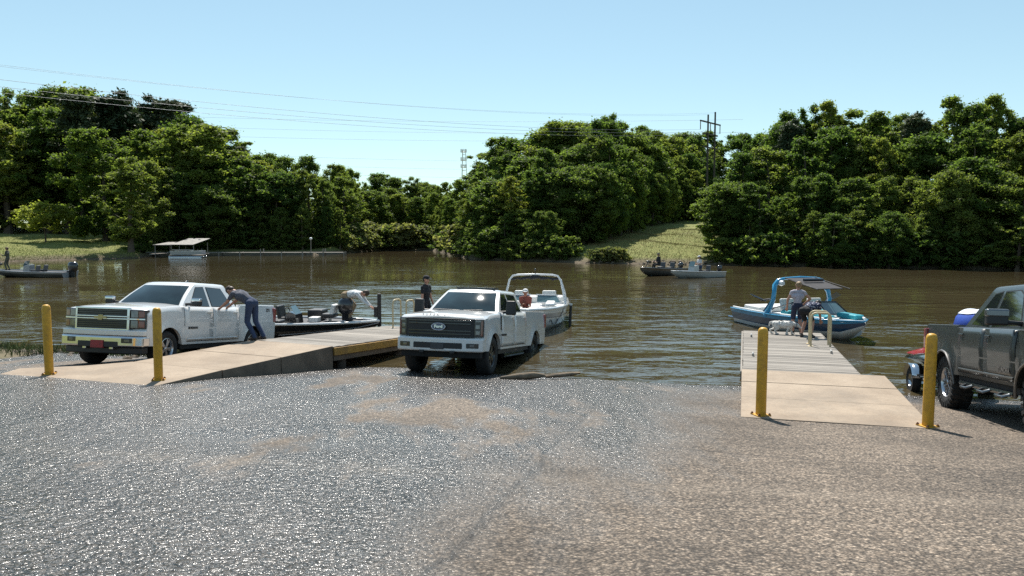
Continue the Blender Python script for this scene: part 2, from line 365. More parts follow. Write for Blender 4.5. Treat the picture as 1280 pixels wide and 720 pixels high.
bp = N('Bump', Strength=1.0, Distance=0.105); L(hsum, bp.inputs['Height']); L(bp.outputs[0], p.inputs['Normal'])
L(p.outputs[0], out.inputs['Surface'])
mb = MB(); mb.add([(-600, 8, 0), (600, 8, 0), (600, 240, 0), (-600, 240, 0)], [(0, 1, 2, 3)])
water = mb.build('water', 'lake_water', smooth=0); tag(water, kind='structure')
# ------------------------------------------------------------------ trees
def leaf_mat(name, dark, lite, trans, tsc=0.64):
    m, N, L, out = nodes(name)
    geo = N('NewGeometry'); oi = N('ObjectInfo'); tc = N('TexCoord')
    n1 = N('TexNoise', Scale=0.55, Detail=4.0, Roughness=0.65); L(tc.outputs['Object'], n1.inputs['Vector'])
    r = ramp(N, [(0.32, dark), (0.68, lite)]); L(n1.outputs['Fac'], r.inputs[0])
    hsv = N('HueSaturation'); L(r.outputs[0], hsv.inputs['Color'])
    a = math_(N, L, 'MULTIPLY_ADD', oi.outputs['Random'], 0.05, 0.470); L(a, hsv.inputs['Hue'])
    b = math_(N, L, 'MULTIPLY_ADD', oi.outputs['Random'], -0.5, 1.45); L(b, hsv.inputs['Value'])
    p = N('BsdfPrincipled', Roughness=0.55); L(hsv.outputs[0], p.inputs['Base Color']); p.inputs['Specular IOR Level'].default_value = 0.12
    t = N('BsdfTranslucent'); tcx = mix(N, L, 1.0, hsv.outputs[0], trans, 'MULTIPLY'); L(tcx, t.inputs['Color'])
    ms = N('MixShader'); ms.inputs[0].default_value = tsc; L(p.outputs[0], ms.inputs[1]); L(t.outputs[0], ms.inputs[2])
    L(ms.outputs[0], out.inputs['Surface'])
leaf_mat('leaf_broad', (0.066, 0.104, 0.028), (0.142, 0.188, 0.055), (1.3, 1.4, 0.65))
leaf_mat('leaf_light', (0.092, 0.130, 0.028), (0.185, 0.222, 0.062), (1.3, 1.4, 0.65))
leaf_mat('leaf_pine', (0.028, 0.046, 0.024), (0.066, 0.088, 0.042), (1.0, 1.0, 0.7), 0.2)
leaf_mat('leaf_shrub', (0.10, 0.12, 0.05), (0.20, 0.21, 0.10), (1.3, 1.4, 0.65))
simple('bark', (0.10, 0.075, 0.055), 0.9, var=0.4, scale=3, bump=0.6, bscale=9)
simple('bark_pine', (0.085, 0.058, 0.045), 0.9, var=0.4, scale=3, bump=0.6, bscale=9)

def leaves(rng, centers, radii, counts, size, aspect=1.6, flat=0.0, shell=0.6):
    """diamond leaf sprays through ellipsoid clumps"""
    Vs = []
    for c, r, n in zip(centers, radii, counts):
        d = rng.normal(size=(n, 3)); d /= np.linalg.norm(d, axis=1)[:, None]
        rad = np.abs(rng.normal(size=n)) * 0.42 + shell * rng.random(n)
        pos = c + d * rad[:, None] * r
        nrm = d * 0.5 * (1 - flat) + rng.normal(size=(n, 3)) * 0.6 + np.array([0, 0, 0.55 + flat])
        nrm /= np.linalg.norm(nrm, axis=1)[:, None]
        a = np.cross(nrm, rng.normal(size=(n, 3))); a /= np.linalg.norm(a, axis=1)[:, None]; b = np.cross(nrm, a)
        s = size * (0.55 + 0.9 * rng.random(n))[:, None]
        Vs.append(np.stack([pos - a * s * aspect / 2, pos + b * s / 2 - nrm * s * 0.12, pos + a * s * aspect / 2, pos - b * s / 2 - nrm * s * 0.12], 1))
    V = np.concatenate(Vs).reshape(-1, 3)
    F = np.arange(len(V)).reshape(-1, 4)
    return V, F
def trunk_mb(rng, H, r0, lean, limbs, crown_base, spread, top=0.9):
    mb = MB(); pts = []; k = 9
    for i in range(k):
        f = i / (k - 1); pts.append((lean[0] * f * f + 0.12 * math.sin(f * 5 + lean[1]) , lean[1] * f * f + 0.12 * math.cos(f * 4), H * top * f - 0.3))
    mb.tube(pts, [r0 * (1.25 if i == 0 else 1) * (1 - 0.86 * i / (k - 1)) for i in range(k)], 7)
    for j in range(limbs):
        f = crown_base + (0.88 - crown_base) * rng.random(); i = min(k - 2, int(f * (k - 1))); b = Vector(pts[i]).lerp(Vector(pts[i + 1]), f * (k - 1) - i)
        th = rng.random() * 6.28; ln = spread * (1.05 - 0.6 * f) * (0.7 + 0.5 * rng.random())
        d = Vector((math.cos(th), math.sin(th), 0.35 + 0.5 * rng.random()))
        mb.tube([b, b + d * ln * 0.5, b + d * ln + Vector((0, 0, 0.15 * ln))], [r0 * 0.35 * (1.1 - f), r0 * 0.2 * (1.1 - f), 0.02], 5)
    return mb
def broad(seed, H, Rc, base, n_clump, nleaf, size, droop=1.0, irregular=0.25):
    rng = np.random.default_rng(seed)
    C = []; RR = []; NN = []
    ph = rng.random(4) * 6.283
    ax = rng.normal(size=2) * irregular * Rc * 0.6
    n_clump = int(n_clump * 2.6)
    for i in range(n_clump):
        f = rng.random(); z = base * H + (0.97 - base) * H * f
        th = rng.random() * 6.283
        env = Rc * (math.sin(math.pi * min(1, 0.14 + 0.84 * f ** 0.9)) ** 0.55) * (1 + irregular * 0.7 * math.sin(2 * th + ph[0]) + irregular * 0.6 * math.sin(3 * th + 5 * f + ph[1]))
        rr = env * (0.35 + 0.65 * math.sqrt(rng.random())) * (1 + irregular * (rng.random() - 0.5) * 2) * 0.85
        cr = Rc * (0.10 + 0.17 * rng.random())
        C.append(np.array([rr * math.cos(th) + ax[0] * f, rr * math.sin(th) + ax[1] * f, min(z, H - cr * 0.6)])); RR.append(np.array([cr, cr, cr * (0.62 + 0.3 * rng.random())])); NN.append(cr ** 2.3)
    # a few outlying sprays so the outline is uneven
    for i in range(n_clump // 2):
        f = 0.1 + 0.75 * rng.random(); z = base * H + (1 - base) * H * f; th = rng.random() * 6.283
        env = Rc * (math.sin(math.pi * min(0.97, 0.16 + 0.8 * f)) ** 0.6); rr = env * (0.82 + 0.2 * rng.random())
        cr = Rc * (0.08 + 0.09 * rng.random()); C.append(np.array([rr * math.cos(th), rr * math.sin(th), z])); RR.append(np.array([cr, cr, cr * 0.7])); NN.append(cr ** 2 * 0.9)
    tot = sum(NN); NN = [max(20, int(nleaf * q / tot)) for q in NN]
    V, F = leaves(rng, C, RR, NN, size)
    tb = trunk_mb(rng, H, 0.022 * H, rng.normal(size=2) * 0.4, 9, base, Rc * 0.9)
    return V, F, tb
def pine(seed, H, nleaf):
    rng = np.random.default_rng(seed); C = []; RR = []; NN = []
    for i in range(60):
        f = rng.random() ** 0.85; z = H * (0.42 + 0.56 * f); env = H * 0.19 * (1.05 - 0.74 * f); th = rng.random() * 6.283; rr = env * (0.3 + 0.8 * rng.random())
        cr = H * (0.035 + 0.035 * rng.random()) ; C.append(np.array([rr * math.cos(th), rr * math.sin(th), z])); RR.append(np.array([cr * 1.25, cr * 1.25, cr * 0.6])); NN.append(cr ** 2)
    tot = sum(NN); NN = [max(20, int(nleaf * q / tot)) for q in NN]
    V, F = leaves(rng, C, RR, NN, 0.2, aspect=2.6, flat=0.2, shell=0.2)
    tb = trunk_mb(rng, H, 0.016 * H, rng.normal(size=2) * 0.25, 16, 0.5, H * 0.15, top=0.97)
    return V, F, tb
PROTO = {}
def make_proto(key, VFT, leafmat, barkmat='bark'):
    V, F, tb = VFT
    cm = np_mesh('crown', V, F, leafmat, smooth=False)
    t = tb.build('trunk', barkmat); tm = t.data; bpy.data.objects.remove(t)
    PROTO[key] = (cm, tm, float(V[:, 2].max()))
make_proto('oak0', broad(11, 14, 3.9, 0.12, 46, 40000, 0.175), 'leaf_broad')
make_proto('oak1', broad(12, 16, 3.5, 0.12, 46, 38000, 0.175, irregular=0.5), 'leaf_broad')
make_proto('oak2', broad(13, 13, 4.2, 0.06, 50, 42000, 0.175), 'leaf_broad')
make_proto('oak3', broad(14, 17, 3.1, 0.16, 40, 32000, 0.172, irregular=0.55), 'leaf_broad')
make_proto('poplar0', broad(15, 18, 2.9, 0.12, 38, 26000, 0.168, irregular=0.5), 'leaf_light')
make_proto('poplar1', broad(16, 15, 3.7, 0.06, 46, 36000, 0.168, irregular=0.4), 'leaf_light')
make_proto('pine0', pine(17, 18, 17000), 'leaf_pine', 'bark_pine')
make_proto('pine1', pine(18, 17, 15000), 'leaf_pine', 'bark_pine')
make_proto('shrub0', broad(19, 3.2, 2.2, 0.02, 26, 4200, 0.20), 'leaf_shrub')
make_proto('shrub1', broad(20, 4.0, 2.0, 0.02, 26, 4200, 0.20, irregular=0.5), 'leaf_broad')
make_proto('small0', broad(21, 5.6, 3.6, 0.36, 26, 5200, 0.22), 'leaf_light')
def tree(key, name, x, y, H, label, group, cat='tree', wide=1.0, rz=None, zoff=0.0):
    cm, tm, h0 = PROTO[key]; s = H / h0
    o = empty(name, (x, y, gz(x, y) - 0.05 + zoff), random.random() * 6.28 if rz is None else rz, label, cat, group)
    wv = wide * random.uniform(0.85, 1.45) if cat == 'tree' else wide
    o.scale = (s * wv, s * wv * random.uniform(0.85, 1.15), s)
    for nm, me in (('trunk', tm), ('crown', cm)):
        c = bpy.data.objects.new(nm, me); COL.objects.link(c); c.parent = o
    return o
TOP = [(-120, 108), (0, 106), (20, 102), (70, 103), (105, 114), (125, 122), (150, 119), (185, 119), (235, 133), (255, 152), (300, 180), (345, 197), (385, 194), (420, 205), (460, 213), (500, 222), (540, 226), (572, 231), (600, 206), (625, 172), (650, 172), (690, 157), (735, 152), (760, 143), (790, 160), (830, 170), (862, 168), (905, 168), (930, 168), (960, 158), (985, 146), (1025, 127), (1060, 140), (1090, 146), (1135, 138), (1160, 140), (1180, 124), (1230, 116), (1260, 130), (1280, 142), (1420, 135)]
def topz(px, d): return 3.4 + (285 - np.interp(px, [a for a, b in TOP], [b for a, b in TOP])) * d / 1000
STANDS = [(-200, 165, 'hillside wood above the grassy bank'), (165, 430, 'wooded shore behind the covered dock'),
          (430, 575, 'distant cove head wood'), (575, 745, 'shore wood beside the cove head'),
          (745, 885, 'wood atop the dry slope'), (885, 1500, 'dense wood next to the dry slope')]
def stand_of(px):
    for a, b, s in STANDS:
        if a <= px < b: return s
    return STANDS[-1][2]
KINDN = {'oak': ('broadleaf_tree', 'round dark green broadleaf tree in the '), 'pop': ('light_green_tree', 'light yellowish green leafy tree in the '), 'pin': ('pine_tree', 'dark pine with a bare trunk in the ')}
FORM = {'oak0': 'round dark broadleaf tree', 'oak1': 'ragged dark broadleaf tree', 'oak2': 'broad dark broadleaf tree', 'oak3': 'narrow dark broadleaf tree', 'poplar0': 'narrow light green tree', 'poplar1': 'bushy light green tree', 'pine0': 'full topped dark pine', 'pine1': 'thin topped dark pine'}
def plant(px, setb, fac, kinds, wide=1.0, jit=0.06):
    t = (px - 640) / 1000
    d = float(yshore(t)) + setb; x = t * d; y = d
    top = topz(px, d) * fac * (1 + random.uniform(-jit, jit)); H = max(4.0, top - gz(x, y))
    k = random.choice(kinds); nm, lb = KINDN[k[:3]]; st = stand_of(px)
    rowt = 'at the waterside of the' if fac < 0.45 else 'fronting the' if fac < 0.72 else 'midway up the' if fac < 0.92 else 'topping the'
    tree(k, nm, x, y, H, FORM[k] + ' ' + rowt + ' ' + st, FORM[k] + ', ' + rowt + ' ' + st, wide=wide)
def row(p0, p1, step, setb, fac, kinds, wide=1.0, jit=0.06, sj=2.5):
    px = p0
    while px <= p1:
        plant(px + random.uniform(-.3, .3) * step, setb + random.uniform(-sj, sj), fac, kinds, wide, jit); px += step * random.uniform(0.8, 1.2)
OAK = ['oak0', 'oak1', 'oak2', 'oak3']; POP = ['poplar0', 'poplar1']; PIN = ['pine0', 'pine1']
random.seed(21); shrub_late = []
# left hillside
row(-130, 120, 44.7, 44, 1.0, OAK, 1.1, 0.03); row(-130, 130, 36.1, 36, 0.80, OAK + POP, 1.1); row(100, 250, 29.2, 34, 1.0, PIN, 1.1, 0.03); row(-100, 260, 34.4, 48, 0.93, OAK)
row(140, 235, 29, 19, 0.80, POP, 1.2, 0.05); row(225, 345, 23.2, 10, 0.90, POP + OAK, 1.15, 0.05); row(170, 330, 25.8, 5, 0.6, OAK, 1.1); row(235, 345, 29.2, 28, 1.0, PIN + OAK, 1.1, .03)
# behind the dock, receding into the cove
row(345, 440, 22.4, 8, 0.86, OAK + POP, 1.0); row(330, 440, 24.1, 22, 1.0, OAK + POP, 1.0, .03); row(330, 430, 22.4, 3, 0.5, OAK, 1.0)
row(430, 590, 18.9, 30, 1.0, OAK + POP, 1.0, .04); row(430, 590, 17.2, 16, 0.80, OAK + POP); row(432, 575, 17, 14, 0.5, POP)
# right of the cove
row(588, 704, 29.2, 6, 0.70, OAK + POP, 1.1); row(590, 722, 29.2, 14, 0.88, OAK, 1.1); row(600, 740, 27.5, 26, 1.0, OAK, 1.1, .04); row(572, 698, 20.6, 2.5, 0.40, OAK, 1.15)
for px in range(750, 872, 13):
    b0 = 8 + (px - 745) * 0.25
    plant(px, b0 + 4, 0.66, OAK + POP, 0.8); plant(px + 6, b0 + 10, 0.84, OAK, 0.85); plant(px + 2, b0 + 17, 1.0, OAK + POP, 0.9, .03)
for px in range(838, 915, 9): shrub_late.append(px)
row(800, 990, 27.5, 60, 1.02, OAK + POP, 1.0, .02)
# right stand
row(918, 1400, 34.4, 3.5, 0.62, OAK, 1.1); row(926, 1400, 36.1, 10, 0.84, OAK + POP, 1.1); row(930, 1400, 37.8, 18, 0.98, OAK + POP, 1.05, .05); row(912, 1400, 25.8, 1.5, 0.36, OAK, 1.2)
row(1410, 1760, 44, 7, 0.72, OAK, 1.2); row(1400, 1760, 52, 16, 0.98, OAK + POP, 1.2); row(-360, -140, 52, 40, 0.95, OAK, 1.2)
for px in (1138, 985, 1275): plant(px, 16, 1.0, ['pine0'], 0.9, 0.01)
for px in (1095, 1185, 1235, 1030): plant(px, 16, 1.01, ['poplar0'], 0.9, 0.01)
plant(903, 3.0, 0.62, ['poplar1'], 0.75, 0.01)
_st = random.getstate(); random.seed(77)
for px in (700, 714, 728, 742, 756): plant(px, 9 + (px - 700) * .08, 0.66, OAK, 1.0); plant(px + 5, 17, 0.88, OAK, 1.05); plant(px - 3, 27, 1.0, OAK + POP, 1.1, .03); plant(px + 2, 40, 0.98, OAK, 1.1, .03)
random.setstate(_st)
# shrubs and low growth along the water
def shrub(px, setb, H, key, label, group, wide=1.2):
    t = (px - 640) / 1000; d = float(yshore(t)) + setb; tree(key, 'shrub', t * d, d, H, label, group, 'shrub', wide)
for px in range(432, 585, 9):
    shrub(px + random.uniform(-3, 3), random.uniform(0.3, 6), random.uniform(2.0, 4.2), random.choice(['shrub0', 'shrub0', 'shrub1']), 'pale olive shrub at the water edge of the cove head', 'shrubs at the cove head')
for px in range(570, 718, 13): shrub(px + random.uniform(-4, 4), random.uniform(0.2, 2), random.uniform(2, 3.4), 'shrub1', 'dark shrub overhanging the water under the shore wood', 'shrubs under the shore wood')
for px in range(906, 1420, 15): shrub(px + random.uniform(-5, 5), random.uniform(0.0, 1.5), random.uniform(2, 3.6), 'shrub1', ['broad', 'leaning', 'low'][px // 15 % 3] + ' dark shrub overhanging the water beside the dry slope', ['broad', 'leaning', 'low'][px // 15 % 3] + ' shrubs under the dark wood')
for px in range(180, 430, 15): shrub(px + random.uniform(-5, 5), random.uniform(2, 5), random.uniform(2, 3.4), 'shrub1', 'dark shrub on the bank behind the long dock', 'shrubs behind the long dock')
for px in range(742, 775, 8): shrub(px, random.uniform(0.3, 1.2), random.uniform(0.9, 1.5), 'shrub0', 'low pale shrub at the foot of the dry grass slope', 'low shrubs at the foot of the slope')
for px in shrub_late: shrub(px, 44 + random.uniform(-3, 3), random.uniform(3.5, 5), 'shrub1', 'dark shrub at the head of the dry grass slope below the pylon', 'shrubs at the head of the slope', 1.5)
plant_t = (57 - 640) / 1000; d_ = float(yshore(plant_t)) + 16
tree('small0', 'small_tree', plant_t * d_, d_, 5.4, 'small light green umbrella shaped tree on the grassy bank', None, wide=1.1)

# grass tufts: far banks and the weedy strip by the near shore
simple('grass_blade', (0.20, 0.215, 0.045), 0.8, var=0.5, scale=0.8)
def tufts(name, spots, h, seed, mat='grass_blade', w=0.35):
    rng = np.random.default_rng(seed); n = len(spots)
    P0 = np.array([(x, y, gz(x, y)) for x, y in spots]); th = rng.random(n) * 6.283
    a = np.stack([np.cos(th), np.sin(th), 0 * th], 1); hh = h * (0.5 + rng.random(n))[:, None]; ln = rng.normal(size=(n, 3)) * np.array([1, 1, 0]) * 0.35
    top = P0 + hh * (np.array([0, 0, 1.0]) + ln)
    V = np.stack([P0 - a * hh * w * 0.5, P0 + a * hh * w * 0.5, top + a * hh * w * 0.12, top - a * hh * w * 0.12], 1).reshape(-1, 3)
    o = bpy.data.objects.new(name, np_mesh(name, V, np.arange(len(V)).reshape(-1, 4), mat, smooth=False)); COL.objects.link(o); return o
rng = np.random.default_rng(5); sp = []
for i in range(24000):
    px = rng.uniform(-60, 175); t = (px - 640) / 1000; d = float(yshore(t)) + rng.uniform(0, 1) ** 1.5 * 24 + 0.1; sp.append((t * d, d))
tag(tufts('bank_grass', sp, 0.085, 1, w=0.35), 'short green grass on the far left bank', 'grass', kind='stuff')
sp = []
for i in range(26000):
    px = rng.uniform(735, 905); t = (px - 640) / 1000; d = float(yshore(t)) + rng.uniform(0, 1) * 26 + 0.1; sp.append((t * d, d))
simple('grass_dry', (0.24, 0.19, 0.075), 0.85, var=0.5, scale=0.6)
tag(tufts('slope_grass', sp, 0.085, 2, 'grass_dry', w=0.35), 'dry yellow grass on the slope between the woods', 'grass', kind='stuff')
sp = []
for i in range(9000):
    x = rng.uniform(-22, -7.6); ysh = (1.9 - 0.03 * max(x, -60)) / 0.104; y = ysh + rng.normal() * 0.9 - 0.5
    if x > -12 and y < ysh - 0.7: continue
    sp.append((x, y))
simple('weed', (0.075, 0.10, 0.025), 0.8, var=0.5, scale=1.5)
tag(tufts('shore_weeds', sp, 0.14, 3, 'weed', w=0.14), 'ragged green weeds along the near shore behind the chrome grilled truck', 'weeds', kind='stuff')
# ------------------------------------------------------------------ walkways, docks, bollards
m, N, L, out = nodes('concrete')
p = N('BsdfPrincipled', Roughness=0.85); geo = N('NewGeometry'); P = geo.outputs['Position']
n1 = N('TexNoise', Scale=1.1, Detail=7.0, Roughness=0.65); n2 = N('TexNoise', Scale=22.0, Detail=5.0, Roughness=0.7); n3 = N('TexNoise', Scale=140.0, Detail=2.0)
for n in (n1, n2, n3): L(P, n.inputs['Vector'])
c1 = ramp(N, [(0.3, (0.24, 0.18, 0.126)), (0.7, (0.375, 0.295, 0.215))]); L(n1.outputs['Fac'], c1.inputs[0])
c2 = ramp(N, [(0.3, 0.82), (0.65, 1.06)]); L(n2.outputs['Fac'], c2.inputs[0])
c = mix(N, L, 1.0, c1.outputs[0], c2.outputs[0], 'MULTIPLY')
ns = N('TexNoise', Scale=0.6, Detail=8.0, Roughness=0.75); L(P, ns.inputs['Vector'])
st = ramp(N, [(0.50, 0.0), (0.72, 0.75)]); L(ns.outputs['Fac'], st.inputs[0])
c = mix(N, L, st.outputs[0], c, (0.19, 0.155, 0.12)); L(c, p.inputs['Base Color'])
b = N('Bump', Strength=0.35, Distance=0.004); L(n3.outputs['Fac'], b.inputs['Height']); L(b.outputs[0], p.inputs['Normal']); L(p.outputs[0], out.inputs['Surface'])
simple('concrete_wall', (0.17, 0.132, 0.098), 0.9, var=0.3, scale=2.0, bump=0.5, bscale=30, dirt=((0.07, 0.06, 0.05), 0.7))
m, N, L, out = nodes('weathered_wood')
p = N('BsdfPrincipled', Roughness=0.85); tc = N('TexCoord'); oi = N('ObjectInfo')
mp = N('Mapping'); mp.inputs['Scale'].default_value = (1.2, 30.0, 30.0); L(tc.outputs['Object'], mp.inputs['Vector'])
ofs = N('VectorMath'); ofs.operation = 'ADD'; L(mp.outputs[0], ofs.inputs[0]); cmb = N('CombineXYZ'); L(math_(N, L, 'MULTIPLY', oi.outputs['Random'], 60.0), cmb.inputs[0]); L(cmb.outputs[0], ofs.inputs[1])
n1 = N('TexNoise', Scale=1.0, Detail=6.0, Roughness=0.65); L(ofs.outputs[0], n1.inputs['Vector'])
c1 = ramp(N, [(0.28, (0.12, 0.105, 0.09)), (0.5, (0.235, 0.21, 0.18)), (0.72, (0.33, 0.30, 0.26))]); L(n1.outputs['Fac'], c1.inputs[0])
hs = N('HueSaturation'); L(c1.outputs[0], hs.inputs['Color']); L(math_(N, L, 'MULTIPLY_ADD', oi.outputs['Random'], 0.62, 0.62), hs.inputs['Value'])
L(hs.outputs[0], p.inputs['Base Color']); b = N('Bump', Strength=0.5, Distance=0.004); L(n1.outputs['Fac'], b.inputs['Height']); L(b.outputs[0], p.inputs['Normal']); L(p.outputs[0], out.inputs['Surface'])
simple('yellow_beam', (0.42, 0.24, 0.05), 0.7, var=0.25, scale=4, bump=0.3, dirt=((0.16, 0.10, 0.05), 0.8))
simple('dark_wood', (0.075, 0.06, 0.048), 0.9, var=0.3, scale=5, bump=0.4)
simple('bollard_paint', (0.60, 0.32, 0.024), 0.5, var=0.16, scale=20, bump=0.15, bscale=40, dirt=((0.20, 0.11, 0.03), 0.75))
simple('galvanised', (0.42, 0.42, 0.41), 0.45, metal=0.8, var=0.2, scale=12)
simple('cream_rail', (0.58, 0.47, 0.28), 0.5, var=0.15, scale=8, dirt=((0.3, 0.2, 0.1), 0.5))
simple('rust', (0.16, 0.07, 0.03), 0.9, var=0.4, scale=20)

def slab(name, pts, ztop, zbot, nj=0):
    mb = MB(); mb.prism(pts, ztop - zbot, base=zbot)
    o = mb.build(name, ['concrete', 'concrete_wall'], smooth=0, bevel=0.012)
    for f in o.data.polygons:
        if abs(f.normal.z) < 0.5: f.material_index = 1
    return tag(o, kind='structure')
UL = Vector((0.41, 0.912, 0)).normalized(); NL = Vector((UL.y, -UL.x, 0))
UR = Vector((0.2785, 0.9604, 0)).normalized(); NR = Vector((UR.y, -UR.x, 0))
# left walkway: two poured panels with a joint, widening at its foot
RL1 = Vector((-4.2, 18.6, 0)); LL1 = RL1 - NL * 2.42
r_mid = RL1 - UL * 1.8; l_mid = LL1 - UL * 1.8; g = UL * 0.012; r_m2 = RL1 - UL * 3.5; l_m2 = LL1 - UL * 3.5
slab('concrete_walkway', [(-9.7, 14.9), (-6.25, 13.85), tuple((r_m2 - g)[:2]), tuple((l_m2 - g)[:2]), (-8.6, 15.9), (-9.7, 15.6)], 0.645, -0.5)
slab('concrete_walkway', [tuple((r_m2 + g)[:2]), tuple((r_mid - g)[:2]), tuple((l_mid - g)[:2]), tuple((l_m2 + g)[:2])], 0.640, -0.5)
slab('concrete_walkway', [tuple((r_mid + g)[:2]), tuple(RL1[:2]), tuple(LL1[:2]), tuple((l_mid + g)[:2])], 0.641, -0.5)
# right walkway
PR0 = Vector((3.40, 11.72, 0)); WR = 2.62; LRs = 4.2
a = PR0 + UR * 1.5; a2 = PR0 + UR * 2.9; b_ = PR0 + UR * LRs; g = UR * 0.012
def quad(p0, p1, w_): return [tuple(p0[:2]), tuple((p0 + NR * w_)[:2]), tuple((p1 + NR * w_)[:2]), tuple(p1[:2])]
slab('concrete_walkway', quad(PR0, a - g, WR), 0.603, -0.6)
slab('concrete_walkway', quad(a + g, a2 - g, WR), 0.599, -0.6)
slab('concrete_walkway', quad(a2 + g, b_, WR), 0.602, -0.6)

def dock(label, origin, U, Nn, width, length, z0, z1, beam, pile_s):
    """wooden dock: every deck board its own part; local X across, Y along"""
    root = empty('wooden_dock', (origin.x, origin.y, 0), math.atan2(Nn.y, Nn.x), label, 'dock')
    k = (z1 - z0) / length; th = math.atan(k)
    pb = MB().box((0, 0, 0), (width, 0.134, 0.038)).build('plank', 'weathered_wood', root, smooth=0, bevel=0.005, seg=1)
    n = int(length / 0.1455); rng = random.Random(int(origin.x * 10))
    for i in range(n):
        y = (i + 0.5) * 0.1455; o = pb if i == 0 else inst(pb, 'plank', root)
        o.location = (width / 2 + rng.uniform(-.012, .012), y, z0 + k * y - 0.019 + rng.uniform(-.003, .003)); o.rotation_euler = (th + rng.uniform(-.006, .006), 0, rng.uniform(-.002, .002))
    for side, x in ((0, -0.024), (1, width + 0.024)):
        mb = MB(); mb.add([(x + sx * 0.02, yy, z0 + k * yy + dz) for yy in (0.0, length) for sx, dz in ((-1, -0.03), (1, -0.03), (1, -0.21), (-1, -0.21))], [(0, 1, 2, 3), (7, 6, 5, 4), (0, 4, 5, 1), (1, 5, 6, 2), (2, 6, 7, 3), (3, 7, 4, 0)])
        mb.build('fascia_board', beam if side else 'weathered_wood', root, smooth=0, bevel=0.004)
        mb = MB(); x2 = x + (0.05 if side == 0 else -0.05)
        mb.add([(x2 + sx * 0.03, yy, z0 + k * yy + dz) for yy in (0.02, length - 0.02) for sx, dz in ((-1, -0.215), (1, -0.215), (1, -0.34), (-1, -0.34))], [(0, 1, 2, 3), (7, 6, 5, 4), (0, 4, 5, 1), (1, 5, 6, 2), (2, 6, 7, 3), (3, 7, 4, 0)])
        mb.build('stringer', 'concrete_wall', root, smooth=0)
    MB().box((width / 2, length + 0.022, z1 - 0.12), (width + 0.08, 0.04, 0.18)).build('end_board', 'weathered_wood', root, smooth=0, bevel=0.004)
    for y in pile_s:
        for x in (0.14, width - 0.14): MB().tube([(x, y, -2.6), (x, y, z0 + k * y - 0.05)], 0.11, 10).build('pile', 'dark_wood', root)
    return root, k
dl, kl = dock('grey wooden dock with yellow edge board past the pale concrete walkway', LL1 + UL * 0.012, UL, NL, 2.42, 6.0, 0.625, 0.33, 'yellow_beam', (0.5, 3.0, 5.5))
dr, kr = dock('grey wooden dock where the white dog walks', b_ + UR * 0.012 + NR * 0.02, UR, NR, 2.18, 8.5, 0.585, 0.33, 'weathered_wood', (0.6, 3.0, 5.6, 8.0))
def dock_pt(which, x, y):
    o, k, z0 = (dl, kl, 0.625) if which == 'L' else (dr, kr, 0.585)
    a = o.rotation_euler.z; return Vector((o.location.x + x * math.cos(a) - y * math.sin(a), o.location.y + x * math.sin(a) + y * math.cos(a), z0 + k * y))
# cleats
def cleat(which, x, y, lab):
    pnt = dock_pt(which, x, y); r = empty('dock_cleat', pnt, math.atan2(UR.y, UR.x), lab, 'cleat', 'mooring cleats on the docks')
    MB().tube([(-.12, 0, .075), (-.05, 0, .06), (.05, 0, .06), (.12, 0, .075)], [.010, .016, .016, .010], 8).build('horn', 'galvanised', r)
    MB().box((0, 0, 0.028), (0.09, 0.05, 0.06)).build('base', 'galvanised', r, bevel=0.006)
for y, w_ in ((2.3, 'near the concrete'), (6.6, 'halfway along the boards')): cleat('R', 0.22, y, 'small metal cleat at the open edge of the dog dock ' + w_)
cleat('R', 1.98, 3.4, 'small metal cleat on the dog dock side facing the jet ski trailer')

def bollard(x, y, z, label, lean=(0, 0)):
    r = empty('bollard', (x, y, z), 0.3, label, 'bollard', 'yellow bollards at the walkway ends'); r.rotation_euler = (lean[0], lean[1], 0.3)
    MB().lathe([(0.0, 1.325), (0.03, 1.322), (0.055, 1.31), (0.068, 1.285), (0.076, 1.25), (0.077, 0.02), (0.075, 0.0)], 28, 'Z').build('post', 'bollard_paint', r, smooth=50)
    MB().box((0, 0, 0.008), (0.22, 0.22, 0.014)).build('base_plate', 'bollard_paint', r, bevel=0.004)
    b = None
    for sx in (-1, 1):
        for sy in (-1, 1):
            if b is None: b = MB().lathe([(0.0, 0.045), (0.011, 0.043), (0.011, 0.03), (0.022, 0.03), (0.022, 0.012)], 6, 'Z').build('bolt', 'rust', r); o = b
            else: o = inst(b, 'bolt', r)
            o.location = (sx * 0.09, sy * 0.09, 0.0)
    return r
bollard(-8.74, 14.95, 0.645, 'yellow bollard in front of the chrome grilled truck, on the outer corner of its walkway', (0.004, -0.006))
bollard(-6.42, 14.37, 0.645, 'yellow bollard beside the chrome grilled truck, where the walkway wall begins', (0.0, 0.004))
bollard(3.73, 11.82, 0.603, 'yellow bollard on the walkway corner beside the open water', (0.0, 0.006))
bollard(5.88, 11.14, 0.603, 'yellow bollard standing in front of the dark pickup and red jet ski', (0.005, 0.004))

